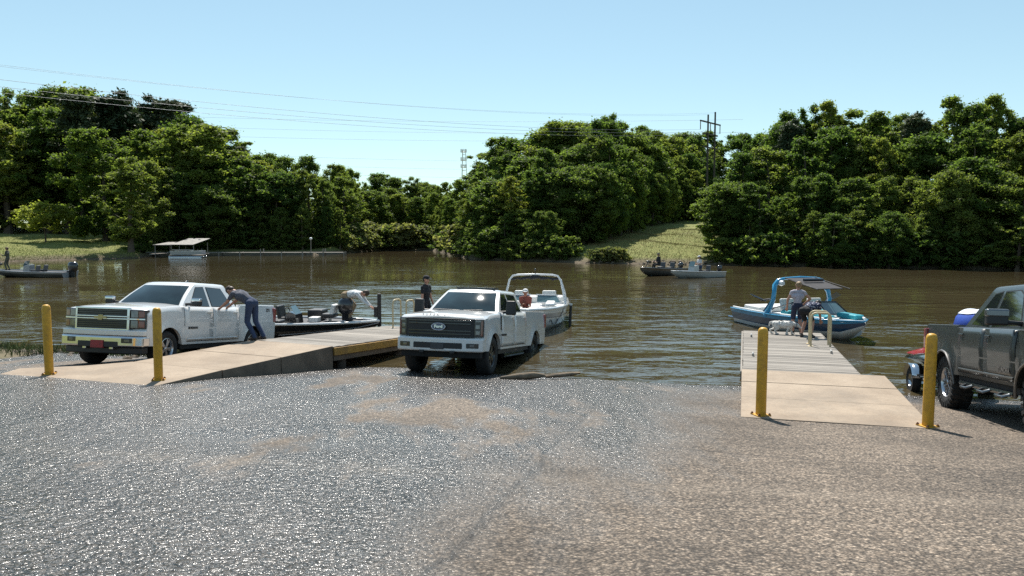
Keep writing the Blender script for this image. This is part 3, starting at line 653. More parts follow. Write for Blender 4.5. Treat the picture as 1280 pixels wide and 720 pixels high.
def ladder(which, x, y, rot, label):
    pnt = dock_pt(which, x, y); r = empty('ladder_rail', pnt, rot, label, 'ladder rail', 'ladder rails on the docks')
    for i, yy in enumerate((-0.24, 0.24)):
        rd = 0.13; pts = [(-0.23, yy, -0.02), (-0.23, yy, 0.72)]
        for q in range(1, 5):
            th = math.pi - q * math.pi / 8; pts.append((-0.23 + rd + rd * math.cos(th), yy, 0.72 + rd * math.sin(th)))
        for q in range(0, 5):
            th = math.pi / 2 - q * math.pi / 8; pts.append((0.23 - rd + rd * math.cos(th), yy, 0.72 + rd * math.sin(th)))
        pts += [(0.23, yy, -0.75 if True else 0)]
        MB().tube(pts, 0.026, 10).build('hand_rail', 'cream_rail', r)
        MB().box((-0.23, yy, 0.006), (0.13, 0.13, 0.012)).build('foot_plate', 'cream_rail', r, bevel=0.003)
    for zz in (-0.15, -0.42, -0.69): MB().tube([(0.23, -0.24, zz), (0.23, 0.24, zz)], 0.018, 8).build('rung', 'cream_rail', r)
ladder('R', 1.86, 5.05, math.atan2(NR.y, NR.x), 'cream tubular ladder rails beside the bending person on the dog dock')
ladder('L', 0.75, 5.78, math.atan2(UL.y, UL.x), 'cream tubular ladder rails at the end of the dock behind the person in black')

# driftwood at the water's edge
simple('driftwood', (0.20, 0.15, 0.10), 0.9, var=0.45, scale=5, bump=0.6, bscale=25)
def log(pts, rs, label):
    mb = MB(); rng = random.Random(len(label)); mb.tube(pts, rs, 9)
    mb.map(lambda v: v + Vector((rng.uniform(-.02, .02), rng.uniform(-.02, .02), rng.uniform(-.015, .015))))
    tag(mb.build('driftwood_log', 'driftwood', smooth=60), label, 'log', 'driftwood beside the white truck')
def on(x, y, h): return (x, y, gz(x, y) + 0.012 + h)
log([on(-.25, 17.1, .02), on(0.1, 17.2, .05), on(.45, 17.35, .08), on(.72, 17.5, .07)], [.03, .06, .07, .03], 'pale split driftwood log at the waterline by the black grilled truck')
log([on(.74, 17.55, .05), on(1.05, 17.7, .07), on(1.35, 17.85, .10), on(1.55, 17.98, .12)], [.03, .06, .05, .015], 'dark wet driftwood log ending in the water by the paler log')
# ------------------------------------------------------------------ pickups
def paint(name, col, rough=0.3, coat=1.0, metal=0.0, dirt=((0.35, 0.30, 0.24), 0.25)):
    m, N, L, out = nodes(name); p = N('BsdfPrincipled', Roughness=rough); tc = N('TexCoord')
    n = N('TexNoise', Scale=1.6, Detail=8.0, Roughness=0.7); L(tc.outputs['Object'], n.inputs['Vector'])
    s = N('SeparateXYZ'); L(tc.outputs['Object'], s.inputs[0])
    low = N('MapRange'); low.clamp = True; L(s.outputs['Z'], low.inputs[0]); low.inputs[1].default_value = 0.95; low.inputs[2].default_value = 0.4; low.inputs[3].default_value = 0.25; low.inputs[4].default_value = 1.0
    r = ramp(N, [(0.4, 0.0), (0.75, dirt[1])]); L(n.outputs['Fac'], r.inputs[0])
    f = math_(N, L, 'MULTIPLY', r.outputs[0], low.outputs[0])       # road film, heaviest low on the doors
    c = mix(N, L, f, col, dirt[0]); L(c, p.inputs['Base Color'])
    p.inputs['Coat Weight'].default_value = coat; p.inputs['Coat Roughness'].default_value = 0.05; p.inputs['Metallic'].default_value = metal
    L(math_(N, L, 'MULTIPLY_ADD', f, 0.4, rough), p.inputs['Roughness']); L(p.outputs[0], out.inputs['Surface'])
paint('white_paint', (0.72, 0.72, 0.71)); paint('dark_paint', (0.022, 0.027, 0.027), 0.38, coat=0.45, metal=0.2, dirt=((0.10, 0.09, 0.075), 0.3))
simple('chrome', (0.60, 0.61, 0.63), 0.12, metal=1.0, var=0.05, scale=5); simple('black_plastic', (0.018, 0.018, 0.019), 0.5, var=0.3, scale=8)
simple('gloss_black', (0.010, 0.010, 0.011), 0.22, var=0.2, scale=8, coat=0.5); simple('rubber', (0.016, 0.016, 0.016), 0.8, var=0.35, scale=14, bump=0.3, dirt=((0.06, 0.05, 0.04), 0.4))
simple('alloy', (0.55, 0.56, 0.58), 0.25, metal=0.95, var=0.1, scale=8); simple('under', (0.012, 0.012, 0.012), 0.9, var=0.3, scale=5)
simple('car_glass', (0.012, 0.016, 0.018), 0.03, var=0.15, scale=2, spec=0.9, coat=0.3)
simple('windshield_glass', (0.014, 0.026, 0.030), 0.04, var=0.5, scale=1.5, spec=0.75)
simple('lamp_clear', (0.13, 0.135, 0.14), 0.08, var=0.4, scale=12, coat=1.0, metal=0.3); simple('lamp_amber', (0.16, 0.03, 0.015), 0.15, var=0.3, scale=10, coat=1.0); simple('lamp_red', (0.25, 0.012, 0.012), 0.15, var=0.2, scale=10, coat=1.0)
simple('plate_red', (0.30, 0.03, 0.035), 0.5, var=0.3, scale=14); simple('plate_dark', (0.05, 0.05, 0.055), 0.5, var=0.3, scale=14)
simple('emblem_blue', (0.010, 0.035, 0.12), 0.25, coat=1.0, var=0.1); simple('emblem_gold', (0.38, 0.31, 0.16), 0.3, metal=0.7, var=0.15, scale=20)
simple('letter_dark', (0.03, 0.03, 0.035), 0.4, var=0.1)

def text_obj(name, s, size, mat, parent, M, extrude=0.003, sx=1.0, bold=0.0):
    cu = bpy.data.curves.new('t', 'FONT'); cu.body = s; cu.size = size; cu.extrude = extrude; cu.align_x = 'CENTER'; cu.align_y = 'CENTER'; cu.resolution_u = 2; cu.offset = bold
    t = bpy.data.objects.new('t', cu); COL.objects.link(t); bpy.context.view_layer.update()
    me = bpy.data.meshes.new_from_object(t.evaluated_get(bpy.context.evaluated_depsgraph_get())); bpy.data.objects.remove(t); bpy.data.curves.remove(cu)
    me.transform(M @ Matrix.Diagonal((sx, 1, 1, 1))); me.materials.clear(); me.materials.append(MATS[mat])
    o = bpy.data.objects.new(name, me); COL.objects.link(o); o.parent = parent; return o
def frame3(c, xax, yax):
    x = Vector(xax).normalized(); z = x.cross(Vector(yax)).normalized(); y = z.cross(x); m = Matrix((x, y, z)).transposed().to_4x4(); m.translation = c; return m

def pickup(S, label):
    W2 = S['W'] / 2; wb = S['wb']; xf, xr = S['xf'], S['xr']; zs = S['sill']; ar = S['arch']; az = S['tr'] * 0.98
    root = empty('pickup_truck', None, 0, label, 'truck', None, ground_frame(S['loc'], S['head']))
    PM = S['paint']
    def bend(v):
        k = min(1.0, max(0.0, (v.x - 0.15) / (xf - 0.15))) * S.get('sweep', 0.17)
        return Vector((v.x - k * (abs(v.y) / W2) ** 3, v.y, v.z))
    def zlow(x):
        z = zs
        for ax in (0.0, -wb):
            d = ar * ar - (x - ax) ** 2
            if d > 0: z = max(z, az + math.sqrt(d) * S.get('archk', 1.0))
        return z
    def ztop(x):
        if x > S['xw0']: f = (x - S['xw0']) / (xf - S['xw0']); return S['zcowl'] + (S['zhood'] - S['zcowl']) * f ** 1.3
        if x > S['xcb']: return S['zbelt']
        return S['zbed']
    def side_y(x, z):
        h = (z - zs) / (S['zbelt'] - zs)
        y = W2 * (0.968 + 0.034 * math.sin(math.pi * min(1, max(0, h * 0.8 + 0.12))) - 0.035 * max(0, h - 0.75) * 4 * 0.5)
        y -= 0.012 * max(0.0, 1 - abs(h - 0.42) / 0.10)             # a pressed crease along the doors
        for ax in (0.0, -wb):
            r = math.hypot(x - ax, z - az); y += S.get('flare', 0.03) * math.exp(-((r - ar) / 0.10) ** 2) * (1 if z > zs - 0.2 else 0)
        return y
    stn = sorted(set([xf, xf - .03, xf - .10, xf - .2, xf - .35, S['xw0'] + .02, S['xw0'] - .02, S['xcb'] + .012, S['xcb'] - .012, xr, xr + .03] + list(np.linspace(xr, xf, 26)) + [ax + ar * q for ax in (0, -wb) for q in np.linspace(-1, 1, 17)]), reverse=True)
    secs = []
    for x in stn:
        zl = zlow(x); zt = ztop(x); pts = []
        hood = x > S['xw0']; bed = x < S['xcb']
        dip = 0.0
        if hood: dip = 0.06 * max(0, (x - (xf - .10)) / .10) ** 2
        zsh = zt - (0.07 if hood else 0.0) - dip
        pts.append((side_y(x, zl) - 0.10, zl + 0.02)); 
        for q in range(7):
            z = zl + (zsh - zl) * q / 6; pts.append((side_y(x, z), z))
        if hood:
            pts += [(side_y(x, zsh) - 0.05, zsh + 0.048), (W2 * 0.80, zt - 0.012 - dip), (W2 * 0.55, zt + 0.012 - dip), (0, zt + 0.03 - dip)]
        elif bed:
            pts += [(side_y(x, zsh) - 0.02, zsh + 0.012), (W2 * 0.83, zsh + 0.010), (W2 * 0.80, 0.9), (0, 0.9)]
        else:
            pts += [(side_y(x, zsh) - 0.03, zsh + 0.015), (W2 * 0.83, zsh + 0.02), (W2 * 0.5, zsh + .02), (0, zsh + .02)]
        full = [Vector((x, y, z)) for y, z in pts] + [Vector((x, -y, z)) for y, z in reversed(pts[:-1])]
        secs.append([bend(p) for p in full])
    mb = MB().loft(secs, cap0=True, cap1=False)
    # tailgate end
    n = len(secs[-1]); mb.box((xr + 0.035, 0, (S['zbed'] + 0.66) / 2), (0.07, S['W'] * 0.93, S['zbed'] - 0.66))
    body = mb.build('body', PM, root, smooth=38)
    # greenhouse
    zb, zr = S['zbelt'] + 0.0, S['zroof'] - 0.05; hb, hr = S['hb'], S['hr']
    def gx0(f): return S['xw0'] - 0.03 + (S['xw1'] - S['xw0'] + 0.03) * f - 0.05 * math.sin(math.pi * f) * -1
    def gx1(f): return S['xcb'] + 0.06 + (S['xrr'] - S['xcb'] - 0.06) * f
    def gh(f): return hb + (hr - hb) * f
    BOW = 0.16
    def ring(f, z, inset=0.0):
        a, b, h = gx0(f) - inset, gx1(f) + inset, gh(f) - inset; P_ = []
        for q in range(9): y = -h + 2 * h * q / 8; P_.append((a + BOW * ((1 - (y / max(h, .01)) ** 2) - 0.75), y))
        for q in range(1, 9): P_.append((a - 0.75 * BOW + (b - a + 0.75 * BOW) * q / 8, h))
        for q in range(1, 9): P_.append((b - 0.03 * (1 - (2 * q / 8 - 1) ** 2), h - 2 * h * q / 8))
        for q in range(1, 8): P_.append((b + (a - 0.75 * BOW - b) * q / 8, -h))
        return [Vector((x, y, z)) for x, y in P_]
    rs = [ring(f, zb + (zr - zb) * f) for f in (0, .25, .5, .75, .93)] + [ring(1.0, zr + 0.012, 0.012), ring(1.0, zr + 0.036, 0.05), ring(1.0, zr + 0.052, 0.16), ring(1.0, zr + 0.065, 0.45)]
    MB().loft(rs, closed=True, cap1=True).build('cab', PM, root, smooth=35)
    def fz(z): return (z - zb) / (zr - zb)
    # windshield, curved
    gl = []
    for q in range(7):
        f = 0.05 + 0.88 * q / 6; z = zb + (zr - zb) * f; h = gh(f) * 0.93 - 0.02; a = gx0(f)
        gl.append([Vector((a + BOW * ((1 - (y / gh(f)) ** 2) - 0.75) + 0.012, y, z)) for y in np.linspace(-h, h, 13)])
    MB().loft(gl).build('windshield', 'windshield_glass', root, smooth=60)
    f0 = 0.1; bkz = [zb + (zr - zb) * f for f in (0.12, 0.85)]
    MB().add([Vector((gx1(fz(z)) - 0.04, s * gh(fz(z)) * 0.82, z)) for z in bkz for s in (-1, 1)], [(0, 1, 3, 2)]).build('rear_window', 'car_glass', root, smooth=0)
    # wipers
    for s in (1, -1): MB().tube([(gx0(0.03) + 0.035, s * .05, zb + .035), (gx0(.05) + .03, s * .62 - .1, zb + .05)], 0.009, 6).build('wiper', 'black_plastic', root)
    # doors and windows per side
    D = S['doors']
    for s in (1, -1):
        for (x0, x1, nm) in D:
            g = []; xs_ = list(np.linspace(x0, x1, 7)); z1 = S['zbelt'] + 0.0
            for x in xs_:
                zl = max(zlow(x) + 0.03, zs + 0.07); g.append([Vector((x, s * (side_y(x, z) + 0.007), z)) for z in [zl + (z1 - zl) * q / 8 for q in range(9)]])
            d = MB().loft(g).build('door', PM, root, smooth=40, solid=0.012)
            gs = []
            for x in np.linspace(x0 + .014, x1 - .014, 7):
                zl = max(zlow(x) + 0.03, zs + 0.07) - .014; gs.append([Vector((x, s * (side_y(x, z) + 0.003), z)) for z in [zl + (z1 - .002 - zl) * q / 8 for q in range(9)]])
            MB().loft(gs).build('door_gap_shade', 'under', root, smooth=40)  # dark backing sheet, drawn as the shaded panel gap around the door
            hx = x1 + 0.17; hz = S['zbelt'] - 0.11
            MB().box((hx, s * (side_y(hx, hz) + 0.028), hz), (0.20, 0.022, 0.032)).build('handle', S['handle'], d, bevel=0.008)
        for poly in S['win']:
            zc = sum(p[1] for p in poly) / len(poly)
            V_ = [Vector((x, s * (gh(fz(zb + (zr - zb) * f)) + 0.006), zb + (zr - zb) * f)) for x, f in poly]
            cxm = sum(x for x, f in poly) / len(poly); fm = sum(f for x, f in poly) / len(poly)
            VT = [Vector((cxm + (x - cxm) * 1.05, s * (gh(fm + (f - fm) * 1.07) + 0.0035), zb + (zr - zb) * (fm + (f - fm) * 1.07))) for x, f in poly]
            MB().add(VT, [tuple(range(len(VT)))]).build('window_trim', 'black_plastic', root, smooth=0)
            MB().add(V_, [tuple(range(len(V_)))]).build('window', 'car_glass', root, smooth=0, solid=0.004)
        # mirror
        mx, mz = S['mir']; mw, mh = S['mirsize']; y0 = gh(0) - 0.02
        mo = MB().box((mx, s * (y0 + 0.17 + mw / 2), mz), (0.13, mw, mh), taper=0.9).build('mirror', S['mirmat'][0], root, bevel=0.035, seg=3)
        MB().box((mx - 0.07, s * (y0 + 0.17 + mw / 2), mz), (0.008, mw * .8, mh * .8)).build('mirror_glass', 'chrome', mo)
        MB().tube([(mx - .02, s * (y0 - .03), mz - mh * .35), (mx, s * (y0 + .22), mz - mh * .3)], 0.035, 8).build('arm', 'black_plastic', mo)
        if S['mirmat'][1]: MB().box((mx + 0.012, s * (y0 + 0.17 + mw / 2), mz + mh * 0.24), (0.12, mw * 1.015, mh * 0.5)).build('cap', S['mirmat'][1], mo, bevel=0.03, seg=3)
        # wheel-well liners
        for ax in (0, -wb):
            g = []
            for q in range(13):
                th = math.pi * q / 12; r_ = ar + 0.004
                g.append([Vector((ax + r_ * math.cos(th), s * yy, az + r_ * math.sin(th) * S.get('archk', 1))) for yy in (0.55, W2 - 0.04)])
            MB().loft(g).build('wheel_liner', 'under', root)
            if S.get('trim'):
                tp = [(ax + (ar + .012) * math.cos(th), s * (side_y(ax + ar * math.cos(th), az + ar * math.sin(th)) + .004), az + (ar + .012) * math.sin(th)) for th in np.linspace(0.05, math.pi - .05, 17)]
                MB().tube(tp, 0.02, 6).build('arch_trim', S['trim'], root)
        # rocker / running board
        MB().box((-wb / 2, s * (W2 - 0.13), zs - 0.06), (wb - 2 * ar - .05, 0.16, 0.12)).build('rocker', S.get('rock', 'under'), root, bevel=0.02)
    # chassis, axles
    MB().box((-wb / 2 - 0.15, 0, 0.66), (wb + 1.3, 0.95, 0.26)).box((xf - .28, 0, 0.72), (0.3, 1.5, 0.45)).tube([(0, -.8, S['tr']), (0, .8, S['tr'])], .07, 8).tube([(-wb, -.8, S['tr']), (-wb, .8, S['tr'])], .08, 8).ell((-wb, .1, S['tr']), (.17, .17, .17)).build('chassis', 'under', root)
    # wheels
    R_, tw = S['tr'], S['tw']; rr = R_ * S.get('rimk', 0.6)
    hub = MB().lathe([(0.0, -.02), (rr * .8, -.02), (rr * .8, .06), (0, .06)], 20).build('wheel', 'under', root)
    ty = MB().lathe([(rr, -tw / 2 + .02), (rr + .03, -tw / 2), (R_ - .07, -tw / 2 - .012), (R_ - .02, -tw / 2 + .01), (R_, -tw / 2 + .045), (R_ + .004, 0), (R_, tw / 2 - .045), (R_ - .02, tw / 2 - .01), (R_ - .07, tw / 2 + .012), (rr + .03, tw / 2), (rr, tw / 2 - .02)], 36)
    nl_ = S.get('lugs', 0)
    for k in range(nl_):
        for sd in (-1, 1):
            th = 2 * math.pi * (k + (0.5 if sd > 0 else 0)) / nl_; rot = Matrix.Rotation(-th, 3, 'Y')
            ty.box(rot @ Vector((R_ + .002, sd * (tw / 2 - .055), 0)), (0.03, 0.13, 2 * math.pi * R_ / nl_ * .55), rot)
            ty.box(rot @ Vector((R_ - .055, sd * (tw / 2 + .005), 0)), (0.09, 0.03, 2 * math.pi * R_ / nl_ * .5), rot)
    tyo = ty.build('tyre', 'rubber', hub, smooth=45)
    rb = MB().lathe([(rr + .004, tw / 2 - .01), (rr - .012, tw / 2 - .006), (rr - .035, tw / 2 - .05), (rr - .05, .02), (rr * .3, .03)], 30)
    ns = S.get('spokes', 5)
    for k in range(ns):
        th = 2 * math.pi * k / ns
        for dth in (-.14, .14):
            rot = Matrix.Rotation(-th - dth, 3, 'Y'); rb.box(rot @ Vector((rr * .55, tw / 2 - .055, 0)), (rr * .86, .05, rr * .16), rot)
    rb.lathe([(0, tw / 2 - .015), (rr * .17, tw / 2 - .02), (rr * .24, tw / 2 - .05), (rr * .24, .02)], 16)
    rbo = rb.build('rim', S['rimmat'], hub, smooth=35, bevel=0.004, seg=1)
    first = True
    for ax in (0, -wb):
        for s in (1, -1):
            if first: h = hub; first = False
            else: h = inst(hub, 'wheel', root); inst(tyo, 'tyre', h); inst(rbo, 'rim', h)
            h.location = (ax, s * (W2 - tw / 2 - .015), R_); h.rotation_euler = (0, random.random() * 6, 0 if s > 0 else math.pi)
    # tail lamps, rear bumper
    for s in (1, -1): MB().box((xr + 0.05, s * (side_y(xr + .05, 1.15) - .03), S['zbed'] - 0.26), (0.13, 0.12, 0.38)).build('tail_lamp', 'lamp_red', root, bevel=0.02)
    MB().box((xr - 0.06, 0, 0.66), (0.18, S['W'] * .92, 0.2)).build('rear_bumper', S['rearb'], root, bevel=0.03)
    # helpers for the nose
    def bar(x0, x1, y0, y1, z0, z1, k=None, fr=None):
        mbx = MB(); n_ = max(2, int(abs(y1 - y0) / 0.1)); secs_ = []
        for q in range(n_ + 1):
            y = y0 + (y1 - y0) * q / n_; secs_.append([Vector((x0, y, z0)), Vector((x1, y, z0)), Vector((x1, y, z1)), Vector((x0, y, z1))])
        mbx.loft(secs_, closed=True, cap0=True, cap1=True); return mbx.map(bend)
    return root, bar, bend, side_y, body

# ---- white truck with black grille and oval badge
HF = Vector((-0.262, -0.965, 0)).normalized()
def front_axle(front, h, over): q = Vector((front[0], front[1], 0)) - Vector((h.x, h.y, 0)) * over; return Vector((q.x, q.y, gz(q.x, q.y) + 0.012))
S = dict(W=2.03, wb=4.06, xf=.86, xr=-5.33, sill=.56, arch=.53, tr=.44, tw=.29, zhood=1.34, zcowl=1.44, zbelt=1.43, zbed=1.47, zroof=2.0, xw0=-.62, xw1=-1.42, xcb=-3.12, xrr=-2.95, hb=.90, hr=.69,
         doors=[(-.66, -1.86, 'f'), (-1.875, -3.06, 'r')], win=[[(-.98, .10), (-1.48, .86), (-1.84, .88), (-1.86, .06)], [(-1.98, .06), (-1.96, .88), (-2.72, .86), (-2.88, .1)]],
         mir=(-.86, 1.55), mirsize=(.25, .34), mirmat=('black_plastic', None), handle='white_paint', paint='white_paint', rimmat='gloss_black', spokes=6, rearb='black_plastic', flare=.045, rock='black_plastic',
         loc=front_axle((-1.68, 17.5), HF, .97), head=HF, sweep=.15, rimk=.58)
fo, bar, bend, side_y, body = pickup(S, 'white crew cab pickup with black grille and blue oval badge')
XF = S['xf']
bar(XF - .06, XF + .035, -.80, .80, .86, 1.275).build('grille', 'black_plastic', fo, bevel=.012)
for z in (.93, 1.0, 1.16, 1.22): bar(XF, XF + .055, -.74, .74, z - .017, z + .017).build('grille_bar', 'gloss_black', fo, bevel=.005)
for s in (1, -1):
    h = bar(XF - .10, XF + .042, s * .80, s * 1.0, .87, 1.27).build('headlight', 'gloss_black', fo, bevel=.015)
    for z in (.97, 1.10): bar(XF + .03, XF + .052, s * .83, s * .93, z - .05, z + .05).build('lens', 'lamp_clear', h, bevel=.012)
    bar(XF + .03, XF + .052, s * .83, s * .95, 1.20, 1.25).build('lens', 'lamp_clear', h, bevel=.008); bar(XF + .02, XF + .05, s * .945, s * .985, .9, 1.24).build('marker', 'lamp_amber', h, bevel=.006)
    fl = bar(XF + .06, XF + .126, s * .66, s * .93, .625, .735).build('fog_lamp', 'gloss_black', fo, bevel=.012); bar(XF + .1, XF + .131, s * .74, s * .84, .65, .71).build('lens', 'lamp_clear', fl, bevel=.01)
    bar(XF + .08, XF + .16, s * .36 - .05, s * .36 + .05, .50, .56).build('tow_hook', 'black_plastic', fo, bevel=.012)
bp_ = bar(XF - .12, XF + .118, -1.015, 1.015, .54, .845).build('bumper', 'white_paint', fo, bevel=.04, seg=3)
bar(XF + .06, XF + .123, -.58, .58, .60, .745).build('bumper_intake', 'black_plastic', fo, bevel=.02)
bar(XF - .2, XF + .02, -.94, .94, .40, .55).build('air_dam', 'under', fo, bevel=.02)
bar(XF + .10, XF + .135, -.155, .155, .59, .735).build('license_plate', 'plate_dark', fo, bevel=.004)
bd = MB().lathe([(0, .02), (1.0, .018), (1.0, 0)], 32, 'X'); bd.map(lambda v: Vector((v.x * 1.0 + XF + .055, v.y * .165, 1.085 + v.z * .083))); be = bd.build('badge', 'emblem_blue', fo, smooth=60)
ringp = [(XF + .073, .158 * math.cos(t), 1.085 + .077 * math.sin(t)) for t in np.linspace(0, 2 * math.pi, 33)[:-1]]
MB().tube(ringp, .011, 6, closed=True).build('ring', 'chrome', be)
text_obj('lettering', 'Ford', .092, 'chrome', be, frame3((XF + .076, 0, 1.088), (0, 1, .0), (0, 0, 1)) @ Matrix.Shear('XY', 4, (0.0, 0.0)) if False else frame3((XF + .076, 0, 1.088), (0, 1, 0), (0, 0, 1)), sx=1.1, bold=.004)
for i, ch in enumerate('SUPER DUTY'):
    if ch == ' ': continue
    y = (i - 4.5) * 0.088
    text_obj('hood_letter', ch, .068, 'letter_dark', fo, frame3(tuple(bend(Vector((XF + .004, y, 1.345)))), (0, 1, 0), (-.55, 0, .83)), sx=1.2, bold=.001, extrude=.0015)
for s in (1, -1):
    x = -.60; MB().box((x, s * (side_y(x, 1.2) + .012), 1.19), (.055, .012, .34)).build('fender_vent', 'gloss_black', fo, bevel=.006)
    text_obj('badge_lettering', 'POWER STROKE', .06, 'letter_dark', fo, frame3((-.86, s * (side_y(-.86, .93) + .02), .90), (-s, 0, 0), (0, 0, 1)), bold=.003)
    MB().tube([(-1.0, s * .96, .40), (-2.9, s * .96, .40)], .055, 8).build('running_board', 'gloss_black', fo)
mb = MB(); mb.box((-1.72, .05, 2.02), (.36, 1.0, .05)); mb.build('sunroof_visor', 'gloss_black', fo, bevel=.008)
for q in range(0): MB().ell((-1.42, (q - 2) * .26, 1.995), (.05, .06, .03), zmin=0).build('roof_lamp', 'lamp_amber', fo)

# ---- white truck with chrome bumper and bow-tie badge
HS = Vector((-0.205, -0.979, 0)).normalized()
S = dict(W=2.03, wb=3.645, xf=.86, xr=-4.83, sill=.48, arch=.49, tr=.40, tw=.27, zhood=1.29, zcowl=1.40, zbelt=1.34, zbed=1.42, zroof=1.94, xw0=-.50, xw1=-1.30, xcb=-3.03, xrr=-2.72, hb=.89, hr=.66,
         doors=[(-.60, -1.75, 'f'), (-1.765, -2.93, 'r')], win=[[(-.98, .08), (-1.42, .86), (-1.75, .89), (-1.76, .05)], [(-1.88, .05), (-1.87, .89), (-2.50, .86), (-2.76, .1)]],
         mir=(-.82, 1.47), mirsize=(.23, .18), mirmat=('black_plastic', 'chrome'), handle='white_paint', paint='white_paint', rimmat='alloy', spokes=5, rearb='chrome', flare=.04, rock='under',
         loc=front_axle((-8.92, 17.0), HS, .97), head=HS, sweep=.13)
si, bar, bend, side_y, body = pickup(S, 'white crew cab pickup with chrome bumper and red front plate')
XF = S['xf']
bar0 = bar
def bar(x0, x1, y0, y1, z0, z1): return bar0(x0, x1, y0, y1, .42 + (z0 - .42) * 1.13 if z0 > .42 else z0, .42 + (z1 - .42) * 1.13 if z1 > .42 else z1)
bar(XF - .06, XF + .03, -.64, .64, .79, 1.175).build('grille', 'black_plastic', si, bevel=.012)
for z in (.83, .87, .91, .95, 1.06, 1.10, 1.14): bar(XF, XF + .042, -.62, .62, z - .008, z + .008).build('grille_bar', 'gloss_black', si)
for (a, b_, c, d) in ((-.66, .66, 1.165, 1.20), (-.66, .66, .765, .80), (-.67, -.615, .78, 1.19), (.615, .67, .78, 1.19)): bar(XF - .02, XF + .052, a, b_, c, d).build('grille_surround', 'chrome', si, bevel=.008)
for z in (.985, 1.03): bar(XF, XF + .062, -.66, .66, z - .014, z + .014).build('grille_bar', 'chrome', si, bevel=.008)
for s in (1, -1):
    h = bar(XF - .12, XF + .028, s * .672, s * .995, .80, 1.165).build('headlight', 'gloss_black', si, bevel=.014)
    for z0, z1 in ((.815, .965), (1.01, 1.15)):
        bar(XF + .01, XF + .04, s * .69, s * .84, z0, z1).build('lens', 'lamp_clear', h, bevel=.012); bar(XF + .01, XF + .038, s * .85, s * .97, z0 + .01, z1 - .01).build('turn_signal', 'lamp_amber', h, bevel=.01)
    bar(XF - .08, XF + .046, s * .66, s * .985, .972, 1.002).build('lamp_divider', 'chrome', si, bevel=.006)
    f_ = bar(XF + .08, XF + .137, s * .56, s * .80, .53, .625).build('fog_lamp', 'gloss_black', si, bevel=.01); bar(XF + .1, XF + .142, s * .63, s * .74, .55, .605).build('lens', 'lamp_clear', f_, bevel=.01)
    bar(XF + .02, XF + .13, s * .33 - .045, s * .33 + .045, .40, .48).build('tow_hook', 'chrome', si, bevel=.015)
bar(XF - .14, XF + .10, -1.005, 1.005, .665, .775).build('bumper_cap', 'white_paint', si, bevel=.025, seg=3)
bar(XF - .14, XF + .13, -1.015, 1.015, .45, .662).build('bumper', 'chrome', si, bevel=.045, seg=4)
bar(XF + .05, XF + .136, -.50, .50, .44, .56).build('bumper_intake', 'black_plastic', si, bevel=.02)
bar(XF - .2, XF + .04, -.95, .95, .30, .45).build('air_dam', 'black_plastic', si, bevel=.03)
bar(XF + .10, XF + .15, -.155, .155, .43, .575).build('license_plate', 'plate_red', si, bevel=.004)
# bow-tie: a slanted cross
bt = MB().prism([(-.145, -.026), (-.055, -.026), (-.067, -.058), (.045, -.058), (.057, -.026), (.158, -.026), (.145, .026), (.055, .026), (.067, .058), (-.045, .058), (-.057, .026), (-.158, .026)], .02, axis=0, base=XF + .055)
bt.map(lambda v: Vector((v.x, v.y, v.z + 1.084))); bt.build('badge', 'emblem_gold', si, smooth=0, bevel=.005)
for s in (1, -1):
    text_obj('badge_lettering', 'SILVERADO', .075, 'letter_dark', si, frame3((-.92, s * (side_y(-.92, .86) + .016), .86), (-s, 0, 0), (0, 0, 1)), bold=.002)
    text_obj('decal_lettering', 'Z71', .12, 'letter_dark', si, frame3((-4.45, s * (side_y(-4.45, 1.28) + .006), 1.29), (-s, 0, 0), (0, 0, 1)), bold=.004)
    gq = [(-.70, s * (side_y(-.7, .66) + .01), .60), (-2.85, s * (side_y(-2.8, .66) + .01), .60)]; MB().tube(gq, .016, 6).build('side_moulding', 'white_paint', si)
MB().add([(-2.0, -.02, 1.95), (-2.16, -.02, 1.95), (-2.16, .02, 1.95), (-2.0, .02, 1.95), (-2.12, 0, 2.015), (-2.16, 0, 2.015)], [(0, 1, 2, 3), (0, 4, 5, 1), (3, 2, 5, 4), (0, 3, 4), (1, 5, 2)]).build('roof_antenna', 'gloss_black', si, bevel=.003)

# ---- dark pickup towing the jet ski
HT = Vector((-0.205, -0.979, 0)).normalized(); lf_ = Vector((-HT.y, HT.x, 0))
fa = Vector((7.08, 10.40, 0)) + lf_ * 0.87; fa.z = gz(fa.x, fa.y) + 0.012
S = dict(W=2.05, wb=3.70, xf=.85, xr=-4.86, sill=.62, arch=.56, tr=.445, tw=.31, zhood=1.34, zcowl=1.44, zbelt=1.42, zbed=1.46, zroof=2.12, xw0=-.40, xw1=-1.05, xcb=-3.17, xrr=-2.45, hb=.90, hr=.66,
         doors=[(-.66, -1.86, 'f'), (-1.875, -3.02, 'r')], win=[[(-.86, .10), (-1.20, .80), (-1.36, .90), (-1.90, .90), (-1.92, .05)], [(-2.04, .05), (-2.03, .90), (-2.30, .86), (-2.80, .1)]],
         mir=(-.84, 1.60), mirsize=(.30, .24), mirmat=('black_plastic', 'chrome_dark'), handle='gloss_black', paint='dark_paint', rimmat='alloy', spokes=6, rearb='black_plastic', flare=.05, rock='under', lugs=26,
         loc=fa, head=HT, sweep=.13, trim='tan_trim')
simple('chrome_dark', (0.16, 0.17, 0.18), 0.25, metal=0.7, var=0.1, scale=8); simple('tan_trim', (0.10, 0.09, 0.08), 0.4, var=0.2, scale=8, coat=0.5)
tu, bar, bend, side_y, body = pickup(S, 'dark grey lifted pickup with knobbly tyres towing the jet ski')
XF = S['xf']
bar(XF - .06, XF + .04, -.62, .62, .80, 1.29).build('grille', 'gloss_black', tu, bevel=.02)
